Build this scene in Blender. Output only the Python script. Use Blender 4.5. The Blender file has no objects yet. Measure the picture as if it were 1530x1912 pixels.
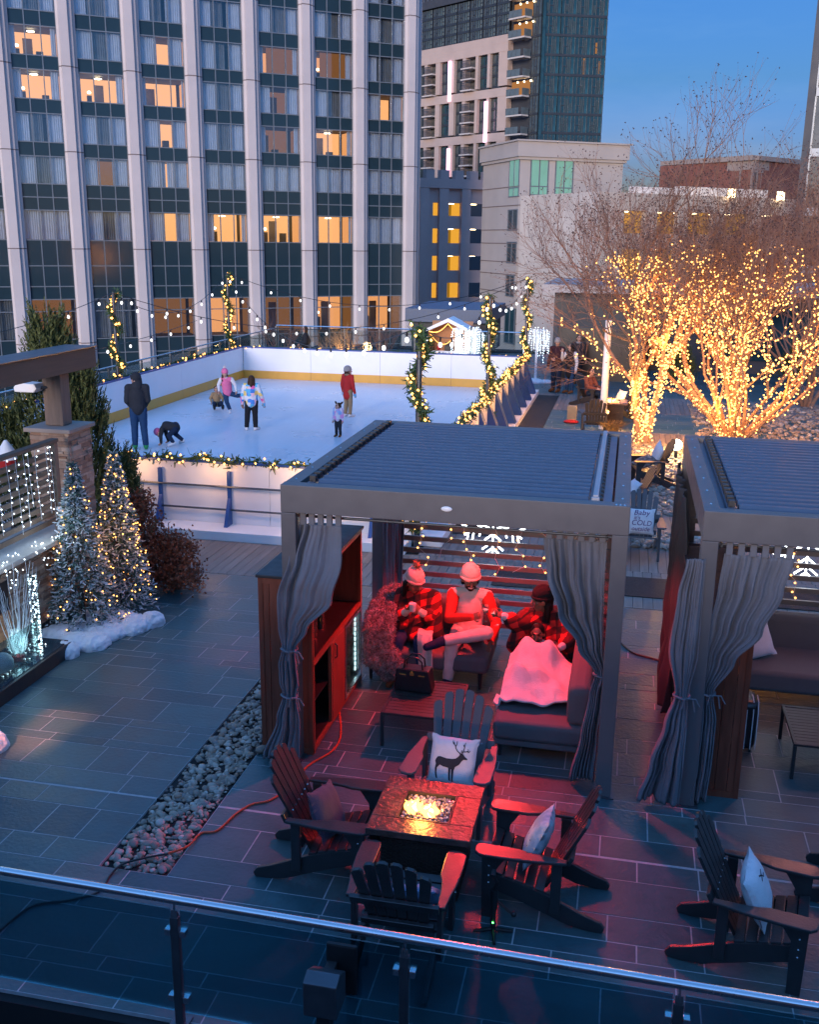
import bpy, bmesh, math, random
from mathutils import Vector as V, Matrix, noise
from mathutils.geometry import tessellate_polygon
R = math.radians
SC = bpy.context.scene
COL = SC.collection
rnd = random.Random(7)

# ------------------------------------------------------------------ camera model
FPX, CX, CY = 1890., 765., 956.
PITCH, ROLL, YAW, CAMH = R(15.05), R(0.7), R(12.0), 4.9
def _axes():
    cy, sy, cp, sp = math.cos(YAW), math.sin(YAW), math.cos(PITCH), math.sin(PITCH)
    f = V((-sy*cp, cy*cp, -sp)); r0 = V((cy, sy, 0)); u0 = V((-sy*sp, cy*sp, cp))
    return f, r0*math.cos(ROLL)+u0*math.sin(ROLL), u0*math.cos(ROLL)-r0*math.sin(ROLL)
CF, CR, CU = _axes()
def ray(px, py):
    return CF + CR*((px-CX)/FPX) + CU*((CY-py)/FPX)
def at(px, py, z=0.):
    d = ray(px, py); t = (z-CAMH)/d.z
    return V((d.x*t, d.y*t, z))
def aty(px, py, y):
    d = ray(px, py); t = y/d.y
    return V((d.x*t, y, CAMH+d.z*t))
def atx(px, py, x):
    d = ray(px, py); t = x/d.x
    return V((x, d.y*t, CAMH+d.z*t))
cam = bpy.data.objects.new('camera', bpy.data.cameras.new('camera'))
COL.objects.link(cam)
cam.matrix_world = Matrix((CR, CU, -CF)).transposed().to_4x4()
cam.location = (0, 0, CAMH)
cam.data.sensor_fit = 'VERTICAL'; cam.data.sensor_height = 36
cam.data.lens = FPX/1912*36
cam.data.clip_start = .05; cam.data.clip_end = 6000
SC.camera = cam

# ------------------------------------------------------------------ mesh builder
class MB:
    def __init__(s): s.v = []; s.f = []; s.m = []; s.M = None
    def add(s, vs, fs, m=0):
        o = len(s.v)
        if s.M is not None: vs = [s.M @ V(p) for p in vs]
        s.v += [tuple(p) for p in vs]; s.f += [tuple(i+o for i in f) for f in fs]; s.m += [m]*len(fs)
        return s
    def bx(s, x0, x1, y0, y1, z0, z1, m=0):
        vs = [(x, y, z) for z in (z0, z1) for y in (y0, y1) for x in (x0, x1)]
        return s.add(vs, [(0,2,3,1),(4,5,7,6),(0,1,5,4),(2,6,7,3),(0,4,6,2),(1,3,7,5)], m)
    def box(s, c, d, rot=None, m=0):
        h = [q/2 for q in d]; Mt = (rot or Matrix.Identity(3)); c = V(c)
        vs = [c + Mt @ V((x*h[0], y*h[1], z*h[2])) for z in (-1,1) for y in (-1,1) for x in (-1,1)]
        return s.add(vs, [(0,2,3,1),(4,5,7,6),(0,1,5,4),(2,6,7,3),(0,4,6,2),(1,3,7,5)], m)
    def bar(s, p, q, w, h, m=0, up=(0,0,1)):
        p = V(p); q = V(q); d = (q-p); L = d.length; d.normalize()
        x = d.cross(V(up))
        if x.length < 1e-4: x = d.cross(V((1,0,0)))
        x.normalize(); z = x.cross(d)
        return s.box((p+q)/2, (w, L, h), Matrix((x, d, z)).transposed(), m)
    def tube(s, pts, r, n=6, m=0, caps=True):
        pts = [V(p) for p in pts]; k = len(pts)
        rs = r if isinstance(r, (list, tuple)) else [r]*k
        d0 = (pts[1]-pts[0]).normalized()
        x = d0.cross(V((0,0,1)) if abs(d0.z) < .9 else V((1,0,0))).normalized()
        vs = []
        for i, p in enumerate(pts):
            d = (pts[min(i+1,k-1)]-pts[max(i-1,0)])
            if d.length < 1e-9: d = d0.copy()
            d.normalize(); x = (x - d*x.dot(d))
            if x.length < 1e-5: x = d.orthogonal()
            x.normalize(); y = d.cross(x)
            for j in range(n):
                a = 2*math.pi*j/n
                vs.append(p + (x*math.cos(a)+y*math.sin(a))*rs[i])
        fs = [(i*n+j, i*n+(j+1)%n, (i+1)*n+(j+1)%n, (i+1)*n+j) for i in range(k-1) for j in range(n)]
        if caps: fs += [tuple(range(n-1,-1,-1)), tuple(range((k-1)*n, k*n))]
        return s.add(vs, fs, m)
    def ball(s, c, r, nu=10, nv=7, rot=None, m=0):
        r = r if isinstance(r, (list, tuple, V)) else (r,r,r); c = V(c); rot = rot or Matrix.Identity(3)
        vs = [c + rot @ V((0,0,-r[2]))]
        for i in range(1, nv):
            t = -math.pi/2 + math.pi*i/nv
            for j in range(nu):
                a = 2*math.pi*j/nu
                vs.append(c + rot @ V((r[0]*math.cos(t)*math.cos(a), r[1]*math.cos(t)*math.sin(a), r[2]*math.sin(t))))
        vs.append(c + rot @ V((0,0,r[2]))); L = len(vs)-1
        fs = [(0, 1+(j+1)%nu, 1+j) for j in range(nu)]
        for i in range(nv-2):
            o = 1+i*nu
            fs += [(o+j, o+(j+1)%nu, o+nu+(j+1)%nu, o+nu+j) for j in range(nu)]
        o = 1+(nv-2)*nu
        fs += [(o+j, o+(j+1)%nu, L) for j in range(nu)]
        return s.add(vs, fs, m)
    def octa(s, c, r, m=0):
        c = V(c)
        vs = [c+V(p)*r for p in ((1,0,0),(-1,0,0),(0,1,0),(0,-1,0),(0,0,1),(0,0,-1))]
        return s.add(vs, [(0,2,4),(2,1,4),(1,3,4),(3,0,4),(2,0,5),(1,2,5),(3,1,5),(0,3,5)], m)
    def cap(s, p, q, r0, r1, n=12, m=0):
        p = V(p); q = V(q); s.ball(p, r0, n, 8, m=m); s.ball(q, r1, n, 8, m=m)
        if (q-p).length > 1e-4: s.tube([p, q], [r0, r1], n, m)
        return s
    def prism(s, poly, a, b, axis='z', m=0):
        def put(u, v, w): return (u, v, w) if axis == 'z' else ((w, u, v) if axis == 'x' else (u, w, v))
        n = len(poly)
        vs = [put(u, v, a) for u, v in poly] + [put(u, v, b) for u, v in poly]
        fs = [(i, (i+1)%n, n+(i+1)%n, n+i) for i in range(n)] + [tuple(range(n-1,-1,-1)), tuple(range(n, 2*n))]
        return s.add(vs, fs, m)
    def quad(s, a, b, c, d, m=0): return s.add([a, b, c, d], [(0,1,2,3)], m)
    def grid(s, fn, nu, nv, m=0, wrap=False):
        vs = [fn(i/nu, j/nv) for j in range(nv+1) for i in range(nu+1)]
        w = nu+1
        return s.add(vs, [(j*w+i, j*w+i+1, (j+1)*w+i+1, (j+1)*w+i) for j in range(nv) for i in range(nu)], m)

def obj(name, mb, mats, parent=None, smooth=False, bevel=0, loc=None):
    me = bpy.data.meshes.new(name)
    me.from_pydata(mb.v, [], mb.f)
    if not isinstance(mats, (list, tuple)): mats = [mats]
    for m in mats: me.materials.append(m)
    if len(mats) > 1: me.polygons.foreach_set('material_index', mb.m)
    me.validate()
    bm = bmesh.new(); bm.from_mesh(me)
    bmesh.ops.recalc_face_normals(bm, faces=bm.faces)
    if smooth:
        for f in bm.faces: f.smooth = True
        for e in bm.edges:
            if len(e.link_faces) == 2 and e.calc_face_angle(0) > R(42): e.smooth = False
    bm.to_mesh(me); bm.free()
    o = bpy.data.objects.new(name, me); COL.objects.link(o)
    if parent: o.parent = parent
    if name in ('fairy_lights','light_drops','spot_print','needles','frosted_tips','foliage','leaves'): o['kind'] = 'stuff'
    if loc: o.location = loc
    if bevel:
        b = o.modifiers.new('bevel', 'BEVEL'); b.width = bevel; b.segments = 2; b.limit_method = 'ANGLE'; b.angle_limit = R(50)
    return o
def tag(o, label=None, cat=None, group=None, kind=None):
    if label: o['label'] = label
    if cat: o['category'] = cat
    if group: o['group'] = group
    if kind: o['kind'] = kind
    return o
def thing(name, label, cat, loc=(0,0,0), rz=0, group=None):
    o = bpy.data.objects.new(name, None); COL.objects.link(o)
    o.empty_display_size = .1; o.location = loc; o.rotation_euler = (0,0,rz)
    return tag(o, label, cat, group)
def kids(o): return [c for c in o.children]
def dup(o, loc=None, rz=None, label=None, parent=None, group=None):
    c = o.copy(); COL.objects.link(c)
    if parent: c.parent = parent
    if loc is not None: c.location = loc
    if rz is not None: c.rotation_euler = (0,0,rz)
    if label: c['label'] = label
    if group: c['group'] = group
    for k in list(o.children): dup(k, parent=c)
    return c
def struct(name, mb, m, smooth=False): return tag(obj(name, mb, m, smooth=smooth), kind='structure')

# ------------------------------------------------------------------ materials
def lin(c):
    return tuple((x/12.92 if x <= .04045 else ((x+.055)/1.055)**2.4) for x in c[:3]) + (1,)
class NT:
    def __init__(s, m): s.t = m.node_tree; s.t.nodes.clear()
    def n(s, ty, **kw):
        nd = s.t.nodes.new(ty)
        for k, v in kw.items():
            if k in nd.inputs.keys(): nd.inputs[k].default_value = v
            else: setattr(nd, k, v)
        return nd
    def l(s, a, b): s.t.links.new(a, b)
def ramp(nt, src, stops, interp='LINEAR'):
    r = nt.n('ShaderNodeValToRGB'); r.color_ramp.interpolation = interp
    e = r.color_ramp.elements
    while len(e) > 1: e.remove(e[-1])
    e[0].position = stops[0][0]; e[0].color = (*stops[0][1][:3], 1)
    for p, c in stops[1:]:
        x = e.new(p); x.color = (*c[:3], 1)
    nt.l(src, r.inputs[0]); return r.outputs[0]
def mixc(nt, fac, a, b, mode='MIX'):
    x = nt.n('ShaderNodeMix', data_type='RGBA', blend_type=mode)
    for s, v in ((x.inputs[0], fac), (x.inputs[6], a), (x.inputs[7], b)):
        if hasattr(v, 'links') or isinstance(v, bpy.types.NodeSocket): nt.l(v, s)
        else: s.default_value = v if not isinstance(v, tuple) else (*v[:3], 1)
    return x.outputs[2]
def mat(name, col, rough=.6, var=.25, scale=6., bump=0., bscale=40., metal=0., spec=.5, island=None, isvar=.0,
        stretch=None, emis=None, estr=0., sheen=0., coat=0., col2=None, trans=0.):
    """procedural Principled: base colour (linear) broken by two noises; island = list of colours picked per loose piece"""
    m = bpy.data.materials.new(name); m.use_nodes = True; nt = NT(m)
    out = nt.n('ShaderNodeOutputMaterial'); p = nt.n('ShaderNodeBsdfPrincipled')
    nt.l(p.outputs[0], out.inputs[0])
    tc = nt.n('ShaderNodeTexCoord'); mp = nt.n('ShaderNodeMapping'); nt.l(tc.outputs['Object'], mp.inputs[0])
    if stretch: mp.inputs['Scale'].default_value = stretch
    nz = nt.n('ShaderNodeTexNoise', Scale=scale, Detail=5., Roughness=.6); nt.l(mp.outputs[0], nz.inputs[0])
    c = (*col[:3], 1)
    if island:
        g = nt.n('ShaderNodeNewGeometry')
        k = len(island)
        base = ramp(nt, g.outputs['Random Per Island'], [(i/max(1,k-1), q) for i, q in enumerate(island)])
    else: base = c
    lo = tuple(1-var for _ in range(3)); hi = tuple(1+var for _ in range(3))
    vr = ramp(nt, nz.outputs[0], [(.25, lo), (.75, hi)])
    if col2 is not None:
        f = ramp(nt, nz.outputs[0], [(.42, (0,0,0)), (.6, (1,1,1))])
        base = mixc(nt, f, base, tuple(col2))
    fin = mixc(nt, 1., base, vr, 'MULTIPLY')
    nt.l(fin, p.inputs['Base Color'])
    p.inputs['Roughness'].default_value = rough; p.inputs['Metallic'].default_value = metal
    p.inputs['Specular IOR Level'].default_value = spec
    rr = nt.n('ShaderNodeMapRange'); nt.l(nz.outputs[0], rr.inputs[0])
    rr.inputs[1].default_value = .3; rr.inputs[2].default_value = .7
    rr.inputs[3].default_value = max(0.02, rough*.85); rr.inputs[4].default_value = min(1, rough*1.15)
    nt.l(rr.outputs[0], p.inputs['Roughness'])
    if sheen: p.inputs['Sheen Weight'].default_value = sheen
    if coat: p.inputs['Coat Weight'].default_value = coat; p.inputs['Coat Roughness'].default_value = .15
    if emis:
        p.inputs['Emission Color'].default_value = (*emis[:3], 1); p.inputs['Emission Strength'].default_value = estr
    if bump:
        n2 = nt.n('ShaderNodeTexNoise', Scale=bscale, Detail=6.); nt.l(mp.outputs[0], n2.inputs[0])
        b = nt.n('ShaderNodeBump', Strength=bump, Distance=.02); nt.l(n2.outputs[0], b.inputs['Height'])
        nt.l(b.outputs[0], p.inputs['Normal'])
    return m
def emit(name, col, s):
    m = bpy.data.materials.new(name); m.use_nodes = True; nt = NT(m)
    out = nt.n('ShaderNodeOutputMaterial'); e = nt.n('ShaderNodeEmission', Color=(*col[:3],1), Strength=s)
    nt.l(e.outputs[0], out.inputs[0]); return m
def glass(name, tint, refl=.12, rough=.02):
    """thin pane: tinted see-through plus a fresnel reflection"""
    m = bpy.data.materials.new(name); m.use_nodes = True; nt = NT(m)
    out = nt.n('ShaderNodeOutputMaterial'); mx = nt.n('ShaderNodeMixShader')
    t = nt.n('ShaderNodeBsdfTransparent', Color=(*tint[:3],1)); g = nt.n('ShaderNodeBsdfGlossy', Roughness=rough)
    fr = nt.n('ShaderNodeLayerWeight', Blend=.35)
    a = nt.n('ShaderNodeMapRange'); nt.l(fr.outputs['Fresnel'], a.inputs[0])
    a.inputs[3].default_value = refl*.6; a.inputs[4].default_value = min(1, refl*4)
    nt.l(a.outputs[0], mx.inputs[0]); nt.l(t.outputs[0], mx.inputs[1]); nt.l(g.outputs[0], mx.inputs[2])
    nt.l(mx.outputs[0], out.inputs[0]); return m

M = {}
M['slate'] = mat('slate', (.1,.1,.1), .46, .30, 3.2, .30, 24., spec=.5,
    island=[(.026,.078,.092),(.042,.100,.110),(.020,.062,.078),(.055,.112,.118),(.036,.090,.104),(.078,.112,.108),(.030,.070,.082)])
M['grout'] = mat('grout', (.38,.39,.40), .9, .2, 20.)
M['plank'] = mat('deck_wood', (.2,.18,.16), .7, .3, 3., .3, 40., stretch=(6,.6,1),
    island=[(.20,.17,.15),(.26,.22,.19),(.17,.15,.135),(.23,.20,.18)])
M['dark_gap'] = mat('dark_gap', (.012,.012,.013), .9)
M['mat'] = mat('rubber_mat', (.014,.014,.016), .75, .3, 30., .4, 200.)
M['street'] = mat('street_ground', (.05,.05,.052), .9, .3, .05)
M['roofmem'] = mat('roof_membrane', (.03,.036,.046), .6, .3, 2., .15, 20.)
M['concrete'] = mat('precast_concrete', (.52,.485,.49), .75, .08, .4, .1, 8.)
M['joint'] = mat('joint', (.16,.13,.13), .9)
M['mullion'] = mat('mullion_metal', (.20,.235,.27), .4, .1, 3., metal=.4)
M['spandrel'] = mat('spandrel_glass', (.018,.040,.056), .12, .2, .3, spec=.6)
M['hglass'] = glass('hotel_glass', (.90,.95,1.), .17)
M['curtain_w'] = mat('sheer_curtain', (.84,.85,.86), .9, .10, 2.)
M['curtain_d'] = mat('blackout_curtain', (.32,.31,.28), .9, .2, 2.)
M['room_dark'] = mat('room_wall_dark', (.10,.10,.095), .9, .2, 1.)
M['gapglass'] = mat('tower_glass', (.012,.026,.032), .10, .5, .8, spec=.9,
    island=[(.010,.045,.058),(.018,.07,.085),(.010,.035,.045),(.03,.085,.095),(.012,.05,.065)])
M['gapglass2'] = mat('tower_glass_pale', (.05,.08,.08), .12, .5, .8, spec=.9,
    island=[(.03,.055,.06),(.07,.10,.10),(.04,.05,.06),(.10,.13,.125),(.05,.075,.085)])
M['tan'] = mat('tan_cladding', (.46,.36,.31), .8, .1, .3)
M['dkclad'] = mat('dark_cladding', (.045,.05,.06), .6, .15, .5)
M['beige'] = mat('beige_stucco', (.40,.375,.36), .85, .08, .5, .1, 10.)
M['beige2'] = mat('grey_stucco', (.54,.40,.36), .85, .1, .5)
M['garwhite'] = mat('garage_concrete', (.50,.46,.42), .85, .14, .4)
M['brick'] = mat('brick', (.20,.075,.055), .85, .25, 1.5)
M['stone_trim'] = mat('stone_trim', (.30,.25,.22), .85, .1, 1.)
M['steel'] = mat('brushed_steel', (.66,.67,.69), .26, .05, 2., metal=1.)
M['steel_d'] = mat('dark_steel', (.10,.11,.125), .4, .15, 10., metal=.7)
M['white'] = mat('white_board', (.84,.84,.84), .45, .05, 1.2)
M['yellow'] = mat('yellow_kick_plate', (.72,.36,.05), .45, .08, 3.)
M['blue'] = mat('blue_steel', (.015,.07,.26), .4, .2, 4.)
M['ice'] = mat('ice', (.76,.79,.83), .35, .07, .7, .05, 6., spec=.5)
def ice_mat():
    m = mat('ice_sheet', (.76,.79,.83), .30, .06, .6, 0)
    nt = NT.__new__(NT); nt.t = m.node_tree; p = next(n for n in nt.t.nodes if n.type == 'BSDF_PRINCIPLED'); tc = next(n for n in nt.t.nodes if n.type == 'TEX_COORD')
    old = p.inputs['Base Color'].links[0].from_socket; acc = None
    for rz, sc in ((.4,(7,.35,1)),(1.3,(.4,8,1)),(2.3,(6,.3,1))):
        mp = nt.n('ShaderNodeMapping'); nt.l(tc.outputs['Object'], mp.inputs[0]); mp.inputs['Rotation'].default_value = (0,0,rz); mp.inputs['Scale'].default_value = sc
        nz = nt.n('ShaderNodeTexNoise', Scale=2.6, Detail=7., Roughness=.75, Distortion=.6); nt.l(mp.outputs[0], nz.inputs[0])
        r_ = ramp(nt, nz.outputs[0], [(.50,(.96,.965,.97)),(.60,(1.,1.,1.)),(.70,(1.10,1.09,1.08))]); acc = r_ if acc is None else mixc(nt, 1., acc, r_, 'MULTIPLY')
    nt.l(mixc(nt, 1., old, acc, 'MULTIPLY'), p.inputs['Base Color']); return m
M['ice'] = ice_mat()
M['alu'] = mat('grey_aluminium', (.115,.105,.108), .42, .06, 6., spec=.5)
M['alu_l'] = mat('pale_aluminium', (.35,.34,.36), .4, .06, 6., spec=.5)
M['louver'] = mat('louver_sky_tint', (.055,.085,.135), .34, .10, 5., spec=.6)  # grey aluminium with the blue of reflected sky mixed into its colour
M['black'] = mat('black_plastic', (.012,.012,.013), .45, .2, 12.)
M['warm_wall'] = emit('lit_room_wall', (1.0,.38,.12), .17)
M['warm_wall_b'] = emit('lit_room_bright', (1.0,.42,.145), .21)
M['warm_dim'] = emit('lit_room_dim', (.85,.31,.08), .045)
M['lamp'] = emit('lamp_glow', (1.0,.72,.40), 1.6)
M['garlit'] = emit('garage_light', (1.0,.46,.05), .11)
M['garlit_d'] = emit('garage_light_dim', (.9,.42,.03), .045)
M['pinkled'] = emit('pink_light_strip', (1.0,.56,.80), .42)
M['warmbulb'] = emit('warm_bulb', (1.0,.40,.095), .95)
M['whitebulb'] = emit('cool_bulb', (.70,.87,1.0), .8)
M['globe'] = emit('globe_bulb', (.95,.95,1.0), .30)

# ------------------------------------------------------------------ world and sun
W = bpy.data.worlds.new('World'); SC.world = W; W.use_nodes = True
wt = NT(W)
SUN_EL, SUN_ROT = R(1.6), R(188)
sky = wt.n('ShaderNodeTexSky', sky_type='NISHITA', sun_disc=False)
sky.sun_elevation = SUN_EL; sky.sun_rotation = SUN_ROT; sky.air_density = 1.; sky.dust_density = .6; sky.ozone_density = 3.2
bg = wt.n('ShaderNodeBackground', Strength=.15)
wo = wt.n('ShaderNodeOutputWorld')
tcw = wt.n('ShaderNodeTexCoord'); sep = wt.n('ShaderNodeSeparateXYZ'); wt.l(tcw.outputs['Generated'], sep.inputs[0])
grade = ramp(wt, sep.outputs[2], [(0., (.24,.33,1.02)), (.06, (.22,.32,.82)), (.14, (.180,.282,.48)), (.30, (.18,.29,.44)), (.55, (1.35,1.55,1.75))])
cn = wt.n('ShaderNodeTexNoise', Scale=3.2, Detail=6., Roughness=.62); cm = wt.n('ShaderNodeMapping'); cm.inputs['Scale'].default_value = (1., 1., 5.)
wt.l(tcw.outputs['Generated'], cm.inputs[0]); wt.l(cm.outputs[0], cn.inputs[0])
cl = ramp(wt, cn.outputs[0], [(.48, (1,1,1)), (.70, (1.28,1.10,1.02))])
g2 = mixc(wt, 1., grade, cl, 'MULTIPLY')
wt.l(mixc(wt, 1., sky.outputs[0], g2, 'MULTIPLY'), bg.inputs[0]); wt.l(bg.outputs[0], wo.inputs[0])
sl = bpy.data.lights.new('sun', 'SUN'); sl.energy = .40; sl.angle = R(14); sl.color = (1.,.84,.78)
so = bpy.data.objects.new('sun', sl); COL.objects.link(so)
_a = SUN_ROT
sdir = V((math.sin(_a)*math.cos(R(8)), math.cos(_a)*math.cos(R(8)), math.sin(R(8))))
so.rotation_euler = sdir.to_track_quat('Z', 'Y').to_euler()
SC.view_settings.view_transform = 'Standard'; SC.view_settings.look = 'None'
SC.view_settings.exposure = 2.95; SC.view_settings.gamma = 1.
SC.cycles.use_denoising = True
SC.cycles.max_bounces = 6; SC.cycles.transparent_max_bounces = 12; SC.cycles.sample_clamp_indirect = 6.
def point(name, loc, col, w, r=.05):
    l = bpy.data.lights.new(name, 'POINT'); l.energy = w; l.color = col; l.shadow_soft_size = r
    o = bpy.data.objects.new(name, l); COL.objects.link(o); o.location = loc; return o
def spot(name, loc, tgt, col, w, ang, blend=.4, r=.05):
    l = bpy.data.lights.new(name, 'SPOT'); l.energy = w; l.color = col; l.spot_size = R(ang); l.spot_blend = blend; l.shadow_soft_size = r
    o = bpy.data.objects.new(name, l); COL.objects.link(o); o.location = loc
    o.rotation_euler = (V(loc)-V(tgt)).to_track_quat('Z', 'Y').to_euler(); return o
# ================================================================== SETTING: ground, deck
struct('street_ground', MB().bx(-1500,1500,-300,3000,-13.2,-13), M['street'])
GX0, GX1, GY0, GY1 = -3.90, -3.31, 6.46, 12.2        # pebble strip
b = MB().bx(-14.6,14,4.98,48,-1.0,-.032); struct('terrace_slab', b, M['dark_gap'])
b = MB().bx(-9.5,GX0,5.05,13.585,-.031,-.002).bx(GX1,8,5.05,13.585,-.031,-.002).bx(GX0+.0005,GX1-.0005,5.05,GY0,-.0305,-.0025).bx(GX0+.0005,GX1-.0005,GY1,13.58,-.0305,-.0025).bx(-3.2,13,27.39,30.61,-.031,-.002).bx(-14,13,33.89,46,-.031,-.002); struct('grout_bed', b, M['grout'])
struct('lower_roof', MB().bx(-14.6,14,-3,4.94,-1.4,-.34), M['roofmem'])
def tiles(mb, x0, x1, y0, y1, rows, wr, z=0., holes=()):
    y = y0; last = None
    while y < y1-.04:
        h = rnd.choice([r for r in rows if r != last or len(rows) == 1]); last = h
        ye = min(y+h, y1)
        if y1-ye < .10: ye = y1
        segs = [(x0, x1)]
        for (hx0, hx1, hy0, hy1) in holes:
            if ye > hy0+.02 and y < hy1-.02: segs = [(x0, hx0), (hx1, x1)]
        for a, bb in segs:
            x = a - (rnd.random()*.5 if a == x0 else 0)
            while x < bb-.02:
                w = rnd.uniform(*wr); xe = min(x+w, bb)
                if bb-xe < .12: xe = bb
                g = .0055
                mb.bx(x+g, xe-g, y+g, ye-g, z-.025, z+rnd.uniform(-.0015,.0015))
                x = xe
        y = ye
t = MB()
for (ya, yb) in ((5.05, 6.46), (6.46, 7.50), (7.52, 12.2), (12.2, 13.58)):
    tiles(t, -9.5, 8, ya, yb, (.15,.305,.305,.46), (.38,.95), holes=((GX0,GX1,GY0,GY1),))
tiles(t, -3.2, 13, 27.4, 30.6, (.3,.46), (.5,1.)); tiles(t, -14, 13, 33.9, 46, (.46,.6), (.5,1.2))
struct('paving', t, M['slate'])
struct('expansion_joint', MB().bx(-9.5,8,7.503,7.517,-.02,-.004), M['dark_gap'])
def planks(mb, x0, x1, y0, y1, w=.14):
    x = x0
    while x < x1-.02:
        y = y0 - rnd.random()*2
        while y < y1:
            ye = y + rnd.uniform(2.4,3.6)
            mb.bx(x+.004, min(x+w,x1)-.004, max(y,y0)+.002, min(ye,y1)-.002, -.03, rnd.uniform(-.001,.002)); y = ye
        x += w
t = MB(); planks(t, -13, 13, 13.6, 15.25); planks(t, -3.1, 13, 15.25, 27.38); planks(t, -3.1, 13, 30.62, 33.88)
struct('wood_decking', t, M['plank'])
struct('decking_void', MB().bx(-13,13,13.59,33.89,-.029,-.025), M['dark_gap'])
t = MB().bx(-3.0,-2.12,16.6,33.4,.004,.014); tag(obj('floor_mat', t, M['mat'], bevel=.003), 'long black rubber mat running beside the blue braced rink wall', 'mat')
t = MB().bx(-1.75,8,14.06,14.95,.004,.014); tag(obj('floor_mat', t, M['mat'], bevel=.003), 'black rubber mat crossing the wood decking behind the pergolas', 'mat')
# pebbles in the strip
M['pebble'] = mat('river_pebble', (.3,.3,.3), .55, .25, 14., .1, 60.,
    island=[(.19,.16,.13),(.33,.27,.21),(.13,.115,.105),(.42,.36,.29),(.25,.17,.115),(.20,.19,.18),(.29,.23,.17),(.50,.45,.39),(.15,.12,.09)])
def pebble(mb, c, r, rg):
    a = rg.random()*6.28; sx, sy, sz = r*rg.uniform(.9,1.45), r*rg.uniform(.75,1.), r*rg.uniform(.5,.75)
    rot = Matrix.Rotation(a, 3, 'Z') @ Matrix.Rotation(rg.uniform(-.4,.4), 3, 'X')
    mb.ball(c, (sx, sy, sz), 9, 6, rot)
t = MB(); rg = random.Random(3)
def strew(mb, x0, x1, y0, y1, n, rmin, rmax, z0):
    for i in range(n):
        r = rmin + (rmax-rmin)*rg.random()**2.2
        pebble(mb, (rg.uniform(x0+r, x1-r), rg.uniform(y0+r, y1-r), z0 + rg.random()*.035), r, rg)
strew(t, GX0+.01, GX1-.01, GY0+.01, GY1, 2300, .014, .046, -.03)
tag(obj('river_pebbles', t, M['pebble'], smooth=True), kind='stuff')
struct('pebble_trench', MB().bx(GX0,GX1,GY0,GY1,-.03,-.026), M['dark_gap'])
t = MB(); rg = random.Random(4); strew(t, .25, 1.6, 16.5, 17.6, 420, .03, .08, .0); strew(t, .25, 1.8, 18.6, 25.6, 1300, .03, .08, .0); strew(t, 1.9, 7, 24.5, 33.2, 1800, .04, .09, .0)
tag(obj('bed_pebbles', t, M['pebble'], smooth=True), kind='stuff')
p = MB(); rg = random.Random(5); pebble(p, (0,0,.04), .055, rg)
tag(obj('pebble', p, M['pebble'], smooth=True, loc=(-3.27,8.52,0)), 'single pale round stone beside the foot of the grey curtain at the dark bar cabinet', 'stone')

# ================================================================== BUILDINGS
class Face:
    """facade frame: origin on a pixel at a depth, local x to the right along the wall, y away, z up"""
    def __init__(s, px, py, depth, deg):
        d = ray(px, py); h = math.hypot(d.x, d.y); t = depth
        fw = V((-math.sin(YAW), math.cos(YAW))); k = t/(d.x*fw.x+d.y*fw.y)
        s.o = V((d.x*k, d.y*k, 0)); s.a = R(deg)
        s.u = V((math.cos(s.a), math.sin(s.a), 0)); s.n = V((-s.u.y, s.u.x, 0))
    def hit(s, px, py):
        r = ray(px, py); t = s.o.dot(s.n)/r.dot(s.n)
        p = r*t; return ((p-s.o).dot(s.u), CAMH+p.z)
    def s(s_, px, py): return s_.hit(px, py)[0]
    def z(s_, px, py): return s_.hit(px, py)[1]

# ---- hotel tower on the left
F = Face(340, 128, 72, 36)
F.o = V((-32.36, 72.53, 0))
hotel = thing('hotel_tower', 'tall hotel tower with pale concrete ribs and curtained window bays on the left', 'building', F.o, F.a)
BW, PIT = 3.05, 4.27
cen = [-9.92 + PIT*k for k in range(-1, 7)]
rows = [(22.1,23.95),(19.38,21.15),(16.6,18.44),(13.85,15.72),(11.09,12.95),(8.35,10.17),(4.58,6.6)]
gz = [(-2.35,.49)]
# ribs
pil = MB()
prof = [(-.62,.35),(-.62,-.25),(-.50,-.36),(-.47,-.60),(.10,-.60),(.16,-.44),(.40,-.36),(.44,-.25),(.62,-.12),(.62,.35)]
pil.prism(prof, -13, 27, 'z', 0)
for zj in (21.41, 15.98, 10.5, 4.0, -2.6): pil.prism([(x*1.012, y*1.01-.001) for x, y in prof], zj-.035, zj+.035, 'z', 1)
p0 = obj('pillar', pil, [M['concrete'], M['joint']], hotel, loc=(cen[0]-PIT/2,0,0))
for k in range(1, 9): dup(p0, loc=(cen[0]-PIT/2+PIT*k,0,0), parent=hotel)
endw = MB().bx(cen[-1]+PIT/2+.3, cen[-1]+PIT/2+1.0, .3, 30, -13, 27); obj('end_wall', endw, M['concrete'], hotel)
obj('core_wall', MB().bx(cen[0]-3, cen[-1]+PIT/2+.28, 3.4, 30, -13, 27), M['room_dark'], hotel)
fl = MB()
for z0, z1 in rows+[(-2.35,.49)]:
    fl.bx(cen[0]-3, cen[-1]+PIT/2, .36, 3.38, z0-.18, z0-.05); fl.bx(cen[0]-3, cen[-1]+PIT/2, .36, 3.38, z1+.05, z1+.15)
for c in cen: fl.bx(c-PIT/2-.08, c-PIT/2+.08, .4, 3.36, -4, 27)
obj('floor_slab', fl, M['room_dark'], hotel)
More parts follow.
